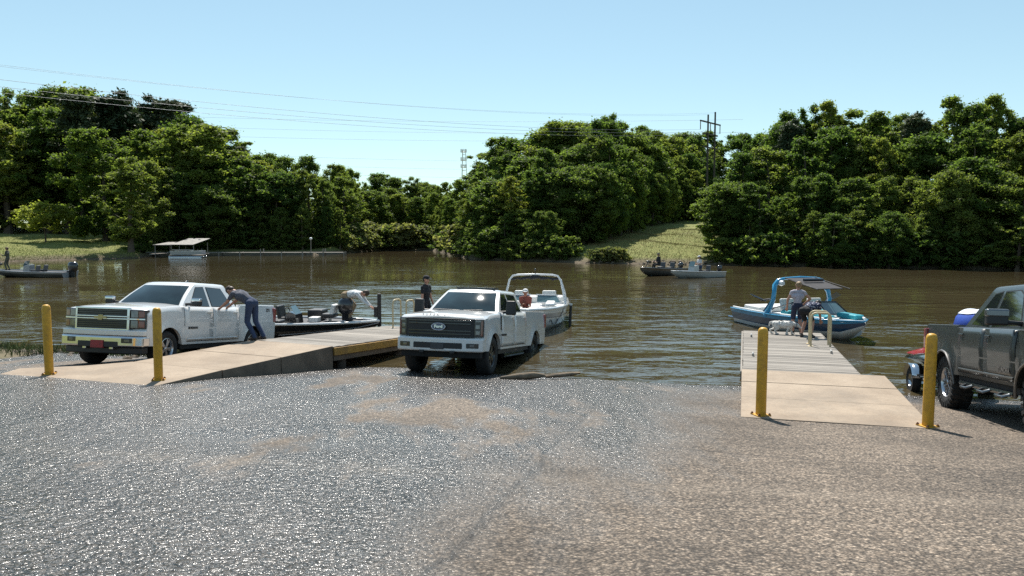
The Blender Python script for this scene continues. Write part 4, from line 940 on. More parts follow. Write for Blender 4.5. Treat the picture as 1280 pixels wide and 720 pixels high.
for s in (1, -1):
    bar(XF - .1, XF + .035, s * .64, s * 1.0, .98, 1.25).build('headlight', 'lamp_clear', tu, bevel=.02)
    text_obj('badge_lettering', 'TUNDRA', .105, 'gloss_black', tu, frame3((-1.02, s * (side_y(-1.02, .86) + .016), .83), (-s, 0, 0), (0, 0, 1)), bold=.005)
    st = MB().tube([(-.75, s * .98, .50), (-2.95, s * .98, .50)], .045, 8).build('side_step', 'gloss_black', tu)
    for x in (-1.0, -1.75, -2.5): MB().tube([(x + .16, s * .97, .51), (x + .12, s * 1.10, .455), (x - .12, s * 1.10, .455), (x - .16, s * .97, .51)], .022, 7).build('step_hoop', 'chrome_dark', st)
    gq = [(-.68, s * (side_y(-.7, .74) + .012), .735), (-2.95, s * (side_y(-2.9, .74) + .012), .735)]; MB().tube(gq, .02, 6).build('side_moulding', 'dark_paint', tu)
bar(XF - .12, XF + .13, -1.015, 1.015, .56, .80).build('bumper', 'chrome_dark', tu, bevel=.04, seg=3)
MB().tube([(S['xr'], 0, .55), (S['xr'] - .28, 0, .52)], .04, 8).ell((S['xr'] - .26, 0, .58), (.03, .03, .03)).build('tow_hitch', 'black_plastic', tu)
for t_ in (si, fo): MB().tube([(-5.0, 0, .55), (-5.5 if t_ is fo else -5.1, 0, .52)], .04, 8).build('tow_hitch', 'black_plastic', t_)
# ------------------------------------------------------------------ boats
paint('gel_white', (0.74, 0.75, 0.75), 0.25, dirt=((0.5, 0.48, 0.42), 0.2)); paint('gel_black', (0.012, 0.012, 0.014), 0.2, dirt=((0.05, 0.05, 0.05), 0.2)); paint('gel_taupe', (0.085, 0.070, 0.058), 0.25, metal=0.3)
paint('gel_pale', (0.40, 0.41, 0.41), 0.4); paint('gel_blue', (0.012, 0.26, 0.48), 0.22); paint('gel_navy', (0.012, 0.055, 0.13), 0.2); paint('gel_grey', (0.30, 0.31, 0.33), 0.3); paint('gel_dark', (0.045, 0.045, 0.042), 0.5)
simple('vinyl_white', (0.62, 0.62, 0.60), 0.5, var=0.1, scale=6, bump=.1); simple('vinyl_black', (0.02, 0.02, 0.022), 0.45, var=0.2, scale=6); simple('vinyl_teal', (0.02, 0.30, 0.36), 0.5, var=0.15, scale=6)
simple('carpet', (0.11, 0.11, 0.115), 0.95, var=0.3, scale=20, bump=.4); simple('canvas_black', (0.022, 0.022, 0.026), 0.8, var=0.3, scale=10, bump=.3); simple('tower_white', (0.66, 0.67, 0.68), 0.3, var=.08, coat=.6)
simple('boat_glass', (0.06, 0.11, 0.12), 0.04, var=.2, scale=3, spec=.9, coat=.4); simple('motor_black', (0.014, 0.014, 0.016), 0.25, var=.2, coat=.8)
simple('canopy_grey', (0.035, 0.033, 0.036), 0.95, var=.15, scale=5, bump=.2)

def hull(root, st, mats, rows, gun=('gel_white', 0.035), deck=('carpet', 0.03), cap_rear=True, name='hull'):
    """st: (x, half beam at sheer, z sheer, half beam at chine, z chine, z keel). rows: material index of each side band from keel to sheer"""
    mb = MB(); nb = len(rows)
    for i in range(len(st) - 1):
        for s in (1, -1):
            def sec(q):
                x, bs, zs_, bc, zc, zk = q; P_ = [Vector((x, 0, zk)), Vector((x, s * bc, zc))]
                for k in range(1, nb): f = k / (nb - 1); P_.append(Vector((x, s * (bc + (bs - bc) * (f ** 0.7)), zc + (zs_ - zc) * f)))
                return P_
            a, b = sec(st[i]), sec(st[i + 1])
            for k in range(nb): mb.add([a[k], a[k + 1], b[k + 1], b[k]], [(0, 1, 2, 3)], rows[k])
    if cap_rear:
        x, bs, zs_, bc, zc, zk = st[0]; mb.add([(x, -bs, zs_), (x, -bc, zc), (x, 0, zk), (x, bc, zc), (x, bs, zs_)], [(0, 1, 2, 3, 4)], rows[-1])
    h = mb.build(name, mats, root, smooth=45)
    pts = [Vector((q[0], q[1], q[2])) for q in st]; path = pts + [Vector((p.x, -p.y, p.z)) for p in reversed(pts[:-1] if pts[-1].y < 0.02 else pts)]
    MB().tube(path, gun[1], 8).build('gunwale', gun[0], root, smooth=60)
    if deck:
        dm = MB(); dm.loft([[Vector((q[0], y * max(q[1] - .02, 0.001), q[2] - deck[1] + .02 * (1 - y * y))) for y in (-1, -.6, 0, .6, 1)] for q in st]); dm.build('deck', deck[0], root, smooth=30)
    return h
def outboard(root, x, z, k=1.0, mat='motor_black', tilt=0.0):
    o = MB(); secs = []
    for zz, a, b, w_ in ((0, -.16, .20, .13), (.10, -.22, .26, .17), (.28, -.24, .30, .19), (.42, -.21, .27, .17), (.50, -.12, .18, .10)):
        secs.append([Vector((x - .18 * k + k * c * (b if c > 0 else -a), k * w_ * sn, z + zz * k)) for c, sn in [(math.cos(t), math.sin(t)) for t in np.linspace(0, 2 * math.pi, 13)[:-1]]])
    o.loft(secs, closed=True, cap0=True, cap1=True); ob = o.build('outboard_motor', mat, root, smooth=50)
    MB().box((x - .14 * k, 0, z - .30 * k), (.24 * k, .14 * k, .66 * k), taper=1.2).box((x - .14 * k, 0, z - .75 * k), (.36 * k, .10 * k, .35 * k)).build('leg', mat, ob, bevel=.02); MB().box((x + .04 * k, 0, z - .12 * k), (.16 * k, .26 * k, .32 * k)).build('bracket', 'black_plastic', ob, bevel=.02)
    return ob
def seat(root, x, y, z, mat='vinyl_white', mat2='vinyl_black', w_=.5, back=.45):
    s = MB().box((x, y, z + .12), (.46, w_, .16)).build('seat', mat2, root, bevel=.05, seg=3)
    MB().box((x - .22, y, z + .12 + back / 2), (.13, w_, back), Matrix.Rotation(-.2, 3, 'Y')).build('backrest', mat, s, bevel=.05, seg=3)
    MB().tube([(x, y, z - .2), (x, y, z + .05)], .05, 8).build('pedestal', 'galvanised', s)
    return s
def stations(L_, B, fb, fs, draft, n=11, bowpow=2.2, chine_up=0.25, rake=0.0):
    out_ = []
    for i in range(n):
        f = i / (n - 1); x = -L_ / 2 + L_ * f; t = max(0.0, (f - 0.35) / 0.65)
        bs = B / 2 * (0.93 + 0.07 * min(1, f / .3)) * max(0.0, 1 - t ** bowpow) ** 0.75; zs_ = fs + (fb - fs) * f ** 1.6
        bc = bs * (0.86 - 0.35 * t); zc = 0.02 + chine_up * t ** 2; zk = -draft + (fb * 0.75 + draft) * max(0, (f - .62) / .38) ** 2.2
        zc = max(zc, zk + 0.01) if f > .9 else zc
        out_.append((x, max(bs, 0.012), zs_, max(bc, 0.008), min(zc, zs_ - .04), min(zk, zs_ - .05)))
    return out_

# ---- bass boat lying beyond the left dock
hd = Vector((1, -0.13, 0)).normalized()
bb = empty('bass_boat', (-6.98, 25.12, 0), math.atan2(hd.y, hd.x), 'black and white bass boat floating beyond the yellow edged dock', 'boat')
st = stations(5.7, 2.2, .52, .46, .22)
hull(bb, st, ['gel_black', 'gel_taupe', 'gel_white'], [0, 0, 1, 0, 0], ('gel_white', .04))
for s in (1, -1):
    pts = []
    for q in st[5:]:
        f = (q[0] + 2.85) / 5.7; pts.append(Vector((q[0], s * (q[3] + (q[1] - q[3]) * .55 + .012), q[4] + (q[2] - q[4]) * (.25 + .5 * (f - .5)))))
    MB().tube(pts, .012, 5).build('hull_stripe', 'gel_grey', bb)
for x, y in ((-.3, .45), (-.3, -.45)): seat(bb, x, y, .36, 'vinyl_black')
cns = MB().prism([(.15, .42), (.55, .42), (.50, .78), (.28, .86), (.15, .70)], .55, axis=1, base=-.85).build('console', 'gel_black', bb, bevel=.02)
MB().add([(.50, -.82, .76), (.50, -.34, .76), (.32, -.38, 1.02), (.32, -.78, 1.02)], [(0, 1, 2, 3)]).build('windscreen', 'boat_glass', cns, smooth=0, solid=.008)
MB().tube([(.12 + .02 * math.cos(t), -.58 + .17 * math.cos(t), .80 + .17 * math.sin(t)) for t in np.linspace(0, 6.283, 17)[:-1]], .014, 6, closed=True).build('steering_wheel', 'black_plastic', cns)
MB().box((.75, .35, .66), (.5, .55, .34)).build('storage_bag', 'vinyl_black', bb, bevel=.06, seg=3); MB().box((.9, -.3, .57), (.3, .36, .16)).build('tackle_box', 'vinyl_white', bb, bevel=.03)
pd = MB().tube([(1.30, -.05, .45), (1.30, -.05, .62)], .05, 8).build('pedestal_seat', 'galvanised', bb)
MB().box((1.30, -.05, .68), (.42, .44, .13)).build('cushion', 'vinyl_black', pd, bevel=.05, seg=3); MB().box((1.44, -.05, .86), (.13, .42, .34), Matrix.Rotation(.2, 3, 'Y')).build('backrest', 'vinyl_white', pd, bevel=.05, seg=3)
tm_ = MB().loft([[Vector((1.80 + k_ * c_, w_ * s_, z_)) for c_, s_ in [(math.cos(t), math.sin(t)) for t in np.linspace(0, 2 * math.pi, 13)[:-1]]] for z_, k_, w_ in ((.50, .13, .10), (.72, .14, .11), (.80, .24, .17), (1.0, .27, .19), (1.14, .23, .17), (1.22, .12, .10))], closed=True, cap0=True, cap1=True).build('trolling_motor', 'motor_black', bb, smooth=50)
MB().tube([(1.75, .0, .65), (2.0, 0, .58), (2.35, 0, .56)], .03, 7).build('shaft', 'motor_black', tm_)
outboard(bb, -2.85, .55, 1.15)
for x in (1.9, -1.2): MB().tube([(x - .1, -.62 if x > 0 else -1.05, .56), (x + .1, -.62 if x > 0 else -1.05, .56)], .018, 6).build('cleat', 'chrome', bb)
pt = empty('guide_post', (-4.2, 25.2, -1.4), 0, 'black square post with a bracket at the end of the yellow edged dock', 'post')
MB().box((0, 0, 1.98), (.11, .11, 1.5)).build('post', 'black_plastic', pt, bevel=.012); MB().box((-.11, 0, 2.15), (.12, .09, .34)).build('bracket', 'black_plastic', pt, bevel=.02); MB().tube([(0, 0, -.8), (0, 0, 1.3)], .05, 8).build('stake', 'galvanised', pt)

# ---- white ski boat backed in behind the black-grilled truck
hd = Vector((-0.09, -0.996, 0)).normalized()
wb_ = empty('ski_boat', (.78, 28.05, -0.03), math.atan2(hd.y, hd.x), 'white ski boat with tubular tower behind the black grilled truck', 'boat')
wst = stations(6.2, 2.35, .86, .68, .30, bowpow=2.6, chine_up=.3)
hull(wb_, wst, ['gel_white', 'gel_grey', 'gel_navy'], [0, 0, 0, 1, 0], ('gel_white', .05), ('vinyl_white', .10))
for s in (1, -1):
    MB().tube([Vector((q[0], s * (q[3] + (q[1] - q[3]) * .60 + .012), q[4] + (q[2] - q[4]) * .52)) for q in wst[1:]], .013, 5).build('hull_stripe', 'gel_navy', wb_)
    # looping pinstripe near the bow
    pts = []
    for t in np.linspace(0, 1, 30):
        x = 1.9 - 1.1 * t + .18 * math.sin(t * 9); f = (x + 3.1) / 6.2 * 10; i = int(f); g = f - i; a, b = wst[i], wst[i + 1]; q = [a[k] + (b[k] - a[k]) * g for k in range(6)]; v = .28 + .13 * math.sin(t * 11)
        pts.append(Vector((x, s * (q[3] + (q[1] - q[3]) * v ** .7 + .014), q[4] + (q[2] - q[4]) * v)))
    MB().tube(pts, .010, 5).build('pinstripe', 'gel_navy', wb_)
tw_ = []
for s in (1, -1):
    MB().tube([(-.25, s * 1.08, .72), (-.32, s * 1.04, 1.05), (-.48, s * .92, 1.56), (-.52, s * .80, 1.72), (-.52, s * .62, 1.76), (-.52, 0, 1.775)], [.042, .038, .036, .036, .036, .036], 9).build('tower_leg', 'tower_white', wb_)
    MB().tube([(-1.0, s * 1.10, .72), (-.9, s * 1.06, 1.1), (-.56, s * .92, 1.58)], .034, 8).build('tower_brace', 'tower_white', wb_)
    MB().tube([(-.32, s * 1.08, .72), (-.36, s * 1.075, .98)], .06, 8).build('tower_foot', 'tower_white', wb_)
bim = MB(); bim.tube([(-.50, y, 1.60 + .07 * (1 - abs(y)) + .02 * math.sin(y * 17)) for y in np.linspace(-.88, .88, 15)], [.03 + .03 * (1 - abs(y) / .9) + .012 * math.sin(i * 2.2) for i, y in enumerate(np.linspace(-.88, .88, 15))], 8); bim.add([(-.46, -.3, 1.64), (-.46, .3, 1.64), (-.5, 0, 1.80)], [(0, 1, 2)]); bim.build('folded_bimini', 'canvas_black', wb_)
MB().tube([(-.52, 0, 1.8), (-.52, 0, 1.93)], .018, 6).ell((-.52, 0, 1.95), (.035, .035, .04)).build('tow_point', 'motor_black', wb_)
for s in (1, -1):
    fr = MB().tube([(.55, s * .10, .86), (.30, s * .10, 1.12), (.28, s * .82, 1.10), (.62, s * .98, .86)], .022, 6, closed=True).build('windshield_frame', 'tower_white', wb_)
    MB().add([(.53, s * .13, .88), (.31, s * .13, 1.10), (.29, s * .80, 1.08), (.60, s * .94, .88)], [(0, 1, 2, 3)]).build('pane', 'boat_glass', fr, smooth=0, solid=.006)
    MB().box((1.2, s * .62, .86), (1.1, .3, .18)).build('bow_cushion', 'vinyl_white', wb_, bevel=.05, seg=3)
    seat(wb_, -.45, s * .5, .62, 'vinyl_white', 'vinyl_white')
    MB().tube([(1.6, s * .84, .90), (2.2, s * .58, .93), (2.6, s * .34, .95)], .016, 6).build('grab_rail', 'chrome', wb_)
MB().box((-2.3, 0, .72), (.9, 1.9, .28)).build('engine_cover', 'vinyl_white', wb_, bevel=.06, seg=3)
# its trailer: frame, bunks, winch post, guide poles
tr = empty('boat_trailer', None, 0, 'galvanised boat trailer half sunk under the white ski boat', 'trailer', None, ground_frame(Vector((.62, 26.6, gz(.62, 26.6))), (-0.09, -0.996)))
for s in (1, -1):
    MB().tube([(3.2, s * .05, .50), (2.2, s * .6, .45), (-2.6, s * .75, .42)], .05, 6).build('frame_rail', 'galvanised', tr); MB().box((-.6, s * .5, .56), (3.6, .10, .05)).build('bunk', 'carpet', tr)
    gp = MB().tube([(-1.45, s * 1.25, .35), (-1.45, s * 1.28, 1.75)], .05, 9).build('guide_pole', 'black_plastic', tr); MB().tube([(-1.45, s * 1.28, 1.75), (-1.45, s * 1.28, 1.83)], .055, 9).build('pole_cap', 'vinyl_white', gp)
    MB().tube([(-1.45, s * .7, .40), (-1.45, s * 1.26, .38)], .035, 6).build('pole_arm', 'galvanised', tr); wl = MB().lathe([(.12, -.09), (.30, -.10), (.33, -.05), (.33, .05), (.30, .10), (.12, .09)], 20, c=(-.9, s * 1.05, .33)).build('wheel', 'rubber', tr)
MB().box((2.35, 0, .95), (.10, .10, .95)).box((2.45, 0, 1.35), (.25, .16, .12)).build('winch_post', 'galvanised', tr)

# ---- blue wake boat
hd = Vector((0.22, -0.975, 0)).normalized()
bl = empty('wake_boat', (9.70, 26.25, 0), math.atan2(hd.y, hd.x), 'blue and navy wakeboard boat with tower and black canopy at the dock end', 'boat')
bst = stations(6.0, 2.4, .66, .52, .30, bowpow=2.6, chine_up=.22)
hull(bl, bst, ['gel_white', 'gel_navy', 'gel_blue'], [0, 0, 1, 1, 2], ('gel_blue', .024), ('vinyl_white', .05))
for s in (1, -1):
    MB().tube([Vector((q[0], s * (q[1] - .10), q[2] + .035)) for q in bst[:-1]], .032, 7).build('coaming', 'vinyl_white', bl)
    # S-shaped tower leg
    cx = [(-.55, 1.10, .50), (-.42, 1.08, .75), (-.28, 1.05, 1.02), (-.30, 1.00, 1.28), (-.42, .92, 1.50), (-.44, .78, 1.66), (-.40, .60, 1.72), (-.38, 0, 1.76)]
    tl = MB().tube([(x, s * y, z) for x, y, z in cx], [.14, .085, .07, .075, .085, .075, .05, .045], 9).build('tower_leg', 'gel_blue', bl)
    MB().tube([(-.85, s * 1.08, .52), (-.55, s * 1.06, .85), (-.35, s * 1.03, 1.05)], [.05, .035, .03], 7).build('tower_brace', 'gel_navy', bl)
    rk = MB().tube([(-.45, s * 1.05, 1.05), (-.55, s * 1.35, 1.0)], .03, 6)
    for q in range(3): rk.tube([(-.42 - q * .10, s * 1.22, .98 + q * .02), (-.50 - q * .10, s * 1.62, 1.14 + q * .03)], .018, 6)
    rk.build('board_rack', 'motor_black', bl)
    MB().lathe([(0, .0), (.09, .0), (.10, .06), (.07, .16), (0, .17)], 14, 'X', c=(-.40, s * .72, 1.58)).build('tower_speaker', 'tower_white', bl)
    ws = MB().tube([(1.02, s * .08, .66), (.52, s * .10, 1.02), (.40, s * .80, 1.0), (.82, s * 1.0, .64)], .024, 6, closed=True).build('windshield_frame', 'motor_black', bl)
    MB().add([(1.0, s * .10, .67), (.53, s * .12, 1.0), (.42, s * .78, .98), (.80, s * .97, .66)], [(0, 1, 2, 3)]).build('pane', 'boat_glass', ws, smooth=0, solid=.006)
    MB().tube([(.40, s * .82, .98), (-.2, s * 1.02, .78), (-.6, s * 1.06, .62)], .02, 6).build('side_glass_rail', 'motor_black', bl)
    MB().box((1.6, s * .50, .66), (.95, .34, .16)).build('bow_cushion', 'vinyl_teal', bl, bevel=.05, seg=3)
    seat(bl, -.1, s * .5, .5, 'vinyl_white', 'vinyl_teal')
MB().box((-1.9, 0, .60), (1.1, 1.8, .18)).build('sun_pad', 'vinyl_white', bl, bevel=.05, seg=3); MB().box((-3.2, 0, .16), (.5, 2.0, .06)).build('swim_platform', 'gel_navy', bl, bevel=.03)
cn = MB(); cn.box((0, 0, 0), (1.95, 1.15, .03)); cn.map(lambda v: Vector((v.x * .85 + .40, v.y * .85, 1.74 - .13 * (v.x + .97) + .04 * (1 - (v.y / .6) ** 2) + v.z))); cno = cn.build('canopy', 'canopy_grey', bl, bevel=.01)
for s in (1, -1): MB().tube([(-.45, s * .56, 1.76), (.5, s * .57, 1.62), (1.46, s * .57, 1.50)], .018, 6).build('canopy_bar', 'canvas_black', cno)
MB().tube([(.35, -.35, 1.72), (.35, .35, 1.72)], .05, 8).build('light_bar', 'motor_black', bl)

# ---- far boats
def fishing_boat(x, y, heading, L_, B, fb, mats, label, console=True, motor=1.0, deckm='carpet', name='fishing_boat', rail=None):
    r = empty(name, (x, y, 0), math.atan2(heading[1], heading[0]), label, 'boat'); s = stations(L_, B, fb, fb * .72, .15, n=9)
    hull(r, s, mats, [0, 0, 0, len(mats) - 1], (mats[-1], .03), (deckm, .05)); outboard(r, -L_ / 2, fb * .72 + .02, motor)
    if console:
        c = MB().prism([(-.1, fb * .7), (.4, fb * .7), (.32, fb * .7 + .45), (-.1, fb * .7 + .5)], .6, axis=1, base=-.3).build('console', mats[-1], r, bevel=.03); MB().add([(.36, -.28, fb * .7 + .42), (.36, .28, fb * .7 + .42), (.2, .25, fb * .7 + .75), (.2, -.25, fb * .7 + .75)], [(0, 1, 2, 3)]).build('windscreen', 'boat_glass', c, smooth=0, solid=.01)
    for q in (-.35, .35): seat(r, -.6, q * 1.2, fb * .72 - .05, 'carpet', 'vinyl_black', .4, .4)
    t = MB().tube([(L_ * .42, .15, fb), (L_ * .36, .15, fb + .35)], .03, 6).ell((L_ * .36, .15, fb + .4), (.13, .09, .09)).build('trolling_motor', 'motor_black', r)
    return r
fishing_boat(-33.6, 55.8, (-1, .06), 5.7, 2.1, .50, ['gel_dark', 'gel_grey'], 'low grey bass boat with the standing angler off the grassy bank', motor=1.35, name='bass_boat')
fishing_boat(10.75, 57.8, (-.62, -.55), 4.6, 1.7, .62, ['gel_dark', 'gel_taupe'], 'dark fishing boat with raised bow below the dry grass slope', console=False, motor=.8)
fishing_boat(12.6, 55.0, (-.80, -.45), 4.3, 1.7, .52, ['gel_pale', 'gel_pale'], 'small white fishing boat below the dry grass slope', motor=.8)

# ---- jet ski on its trailer
hj = HT; base = Vector((9.12, 16.45, 0)); base.z = gz(base.x, base.y) + .012
jt = empty('jet_ski_trailer', None, 0, 'small black jet ski trailer with chrome wheel fenders', 'trailer', None, ground_frame(base, (hj.x, hj.y)))
for s in (1, -1):
    MB().tube([(1.5, s * .05, .42), (.7, s * .45, .42), (-1.1, s * .48, .42)], .04, 6).build('frame_rail', 'black_plastic', jt); MB().box((-.25, s * .25, .50), (1.9, .09, .06)).build('bunk', 'carpet', jt)
    w_ = MB().lathe([(.13, -.07), (.25, -.085), (.28, -.04), (.285, 0), (.28, .04), (.25, .085), (.13, .07)], 24, c=(0, s * .70, .285)).build('wheel', 'rubber', jt); MB().lathe([(0, s * .04), (.05, s * .05), (.10, s * .02), (.135, s * .06), (.14, s * .075)], 18, c=(0, s * .70, .285)).build('rim', 'alloy', w_)
    fd = []
    for q in range(11):
        th = R(10) + R(160) * q / 10; fd.append([Vector((.35 * math.cos(th), s * .70 + yy, .285 + .35 * math.sin(th))) for yy in (-.12, .12)])
    MB().loft(fd).build('fender', 'chrome', jt, solid=.006); MB().box((-1.15, s * .5, .44), (.06, .16, .09)).build('tail_lamp', 'lamp_red', jt, bevel=.01)
MB().tube([(2.2, 0, .50), (1.4, 0, .42)], .045, 6).build('tongue', 'black_plastic', jt); MB().tube([(0, -.7, .29), (0, .7, .29)], .03, 6).build('axle', 'galvanised', jt); MB().box((1.25, 0, .75), (.08, .08, .6)).build('winch_post', 'black_plastic', jt)
paint('ski_red', (0.42, 0.018, 0.028), 0.25)
jm = ground_frame(base, (hj.x, hj.y)) @ Matrix.Translation((-.30, 0, .53))
js = empty('jet_ski', None, 0, 'red and black jet ski sitting on the small trailer', 'jet ski', None, jm)
secs = []
for x, w_, zt, zb in ((-1.45, .40, .26, .06), (-1.2, .50, .30, .02), (-.5, .56, .34, .0), (.2, .56, .38, .0), (.8, .46, .46, .06), (1.2, .28, .50, .16), (1.5, .05, .50, .34)):
    secs.append([Vector((x, w_ * math.cos(t) * (1 if math.sin(t) > -.3 else .7), zb + (zt - zb) * (.5 + .5 * math.sin(t)))) for t in np.linspace(0, 2 * math.pi, 17)[:-1]])
MB().loft(secs, closed=True, cap0=True, cap1=True).build('hull', 'gel_black', js, smooth=60)
secs = []
for x, w_, zt in ((-1.46, .40, .30), (-1.1, .46, .36), (-.5, .36, .50), (.05, .34, .52), (.35, .42, .64), (.8, .36, .66), (1.2, .22, .60), (1.48, .06, .50)):
    secs.append([Vector((x, w_ * math.cos(t), .26 + (zt - .26) * max(0, math.sin(t)) ** .8)) for t in np.linspace(0, math.pi, 11)])
MB().loft(secs).build('top_deck', 'ski_red', js, smooth=50); MB().add([(-1.2, -.14, .40), (-1.2, .14, .40), (.0, .16, .58), (.0, -.16, .58), (-.6, 0, .60)], [(0, 1, 4), (1, 2, 4), (2, 3, 4), (3, 0, 4)]).build('saddle', 'vinyl_black', js, bevel=.02)
hb = MB().tube([(.28, 0, .60), (.16, 0, .84)], .05, 8).build('steering_column', 'gloss_black', js); MB().tube([(.06, -.38, .90), (.14, -.12, .88), (.14, .12, .88), (.06, .38, .90)], .02, 7).build('handlebar', 'black_plastic', hb); MB().ell((.42, 0, .68), (.20, .13, .09)).build('cowl', 'gel_grey', js)
for s in (1, -1): MB().box((.35, s * .36, .74), (.04, .14, .10)).build('mirror', 'gloss_black', js, bevel=.015)
# ---- blue towable tube in the truck bed
tm = tu.matrix_world @ Matrix.Translation((-3.62, -.25, 1.36)) @ Matrix.Rotation(R(90), 4, 'Z')
tb_ = empty('towable_tube', None, 0, 'blue inflatable towable with white top lying in the dark truck bed', 'inflatable', None, tm)
simple('tube_blue', (0.02, 0.06, 0.36), 0.45, var=.12, scale=5, bump=.1); simple('tube_white', (0.62, 0.66, 0.72), .45, var=.1, scale=5)
mbt = MB(); n1_ = 22; secs = []
for i in range(n1_):
    th = 2 * math.pi * i / n1_; c_ = Vector((.34 * math.cos(th), .62 * math.sin(th), .12)); o_ = Vector((math.cos(th), math.sin(th), 0)); wr = 1 + .05 * math.sin(th * 7)
    secs.append([c_ + (o_ * math.cos(a) * .26 + Vector((0, 0, .27 * math.sin(a)))) * wr for a in np.linspace(0, 2 * math.pi, 13)[:-1]])
mbt.loft(secs + [secs[0]], closed=True); tbo = mbt.build('tube', 'tube_blue', tb_, smooth=70)
tp_ = MB(); secs2 = []
for i in range(n1_):
    th = 2 * math.pi * i / n1_; c_ = Vector((.34 * math.cos(th), .62 * math.sin(th), .12)); o_ = Vector((math.cos(th), math.sin(th), 0)); wr = 1.03 + .05 * math.sin(th * 7)
    secs2.append([c_ + (o_ * math.cos(a) * .26 + Vector((0, 0, .27 * math.sin(a)))) * wr for a in np.linspace(.75, 1.7, 7)])
tp_.loft(secs2 + [secs2[0]]).build('cover_panel', 'tube_white', tb_, smooth=70)
# ------------------------------------------------------------------ people and the dog
simple('skin', (0.42, 0.22, 0.15), 0.55, var=.1, scale=9); simple('skin_tan', (0.30, 0.13, 0.08), 0.5, var=.12, scale=9)
simple('eye_dark', (0.02, 0.015, 0.012), 0.3, var=.1); simple('lip', (0.30, 0.10, 0.08), 0.5, var=.1)
for nm, c in (('cloth_slate', (0.075, 0.080, 0.105)), ('cloth_denim', (0.030, 0.048, 0.10)), ('cloth_black', (0.014, 0.014, 0.017)), ('cloth_white', (0.62, 0.62, 0.62)), ('cloth_tan', (0.26, 0.19, 0.115)), ('cloth_lilac', (0.40, 0.37, 0.42)), ('cloth_navy', (0.020, 0.026, 0.058)), ('cloth_olive', (0.085, 0.085, 0.065)), ('cloth_brown', (0.20, 0.055, 0.04)), ('cloth_grey', (0.20, 0.20, 0.21)), ('shoe', (0.05, 0.04, 0.035))):
    simple(nm, c, 0.9, var=.22, scale=9, bump=.5, bscale=14)
m, N, L, out = nodes('cloth_print'); p = N('BsdfPrincipled', Roughness=.9); tc = N('TexCoord'); v = N('TexVoronoi', Scale=16.0); L(tc.outputs['Object'], v.inputs['Vector']); r = ramp(N, [(.25, (.42, .42, .46)), (.42, (.022, .028, .065))]); L(v.outputs['Distance'], r.inputs[0]); L(r.outputs[0], p.inputs['Base Color']); L(p.outputs[0], out.inputs['Surface'])
simple('hair_brown', (0.045, 0.026, 0.015), 0.6, var=.4, scale=30, bump=.6, bscale=60); simple('hair_blond', (0.26, 0.17, 0.09), 0.6, var=.35, scale=30, bump=.6, bscale=60); simple('hair_black', (0.012, 0.010, 0.009), 0.5, var=.4, scale=30, bump=.5, bscale=60)
simple('fur_white', (0.66, 0.64, 0.60), 0.95, var=.3, scale=10, bump=1.0, bscale=45, dirt=((.40, .37, .33), .4)); simple('fur_grey', (0.26, 0.25, 0.24), 0.95, var=.3, scale=10, bump=1.0, bscale=45)

def capsule(mb, a, ra, b, rb, n=10):
    a, b = Vector(a), Vector(b); ax = b - a; ln = ax.length
    if ln < 1e-5: ax = Vector((0, 0, 1)); ln = 1e-5
    t = ax / ln; u = t.orthogonal().normalized(); w_ = t.cross(u); V = []; rings = []
    for k in range(5): ph = -math.pi / 2 + math.pi / 2 * k / 4; rings.append((a + t * (ra * math.sin(ph)), max(ra * math.cos(ph), ra * .02)))
    for k in range(5): ph = math.pi / 2 * k / 4; rings.append((b + t * (rb * math.sin(ph)), max(rb * math.cos(ph), rb * .02)))
    secs = [[c + (u * math.cos(2 * math.pi * j / n) + w_ * math.sin(2 * math.pi * j / n)) * r_ for j in range(n)] for c, r_ in rings]
    mb.loft(secs, closed=True, cap0=True, cap1=True)
def fuse(name, caps, matmap, M, vox=0.011, smooth=4, deci=0.5):
    """voxel-fuse tapered limbs into one continuous skin, then colour faces by the nearest limb"""
    mb = MB()
    for c in caps: capsule(mb, c[0], c[1], c[2], c[3])
    o = mb.build(name, 'skin', None, smooth=0, fix=True)
    md = o.modifiers.new('r', 'REMESH'); md.mode = 'VOXEL'; md.voxel_size = vox; md.use_smooth_shade = True
    if smooth: sm = o.modifiers.new('s', 'SMOOTH'); sm.factor = 0.5; sm.iterations = smooth
    if deci < 1: dc = o.modifiers.new('d', 'DECIMATE'); dc.ratio = deci
    bpy.context.view_layer.update()
    me = bpy.data.meshes.new_from_object(o.evaluated_get(bpy.context.evaluated_depsgraph_get())); me.name = name
    bpy.data.objects.remove(o)
    keys = list(dict.fromkeys(c[4] for c in caps)); me.materials.clear()
    for k in keys: me.materials.append(MATS[matmap.get(k, k)])
    n = len(me.polygons); C = np.empty(n * 3); me.polygons.foreach_get('center', C); C = C.reshape(-1, 3); best = np.full(n, 1e9); mi = np.zeros(n, int)
    for a, ra, b, rb, k in caps:
        a, b = np.array(a), np.array(b); d = b - a; l2 = max(d @ d, 1e-9); t = np.clip(((C - a) @ d) / l2, 0, 1); q = np.linalg.norm(C - (a + t[:, None] * d), axis=1) / (ra + (rb - ra) * t)
        m_ = q < best; best[m_] = q[m_]; mi[m_] = keys.index(k)
    me.polygons.foreach_set('material_index', mi.astype(np.int32)); me.polygons.foreach_set('use_smooth', np.ones(n, bool)); me.update()
    ob = bpy.data.objects.new(name, me); COL.objects.link(ob); ob.matrix_world = M
    return ob
def ik(a, b, l1, l2, hint):
    a, b = Vector(a), Vector(b); d = b - a; D = d.length; mx = (l1 + l2) * 0.995
    if D > mx: b = a + d * (mx / D); d = b - a; D = mx
    x = (l1 * l1 - l2 * l2 + D * D) / (2 * D); h = math.sqrt(max(0, l1 * l1 - x * x)); u = d / D; v = Vector(hint) - u * Vector(hint).dot(u)
    if v.length < 1e-4: v = u.orthogonal()
    return a + u * x + v.normalized() * h, b
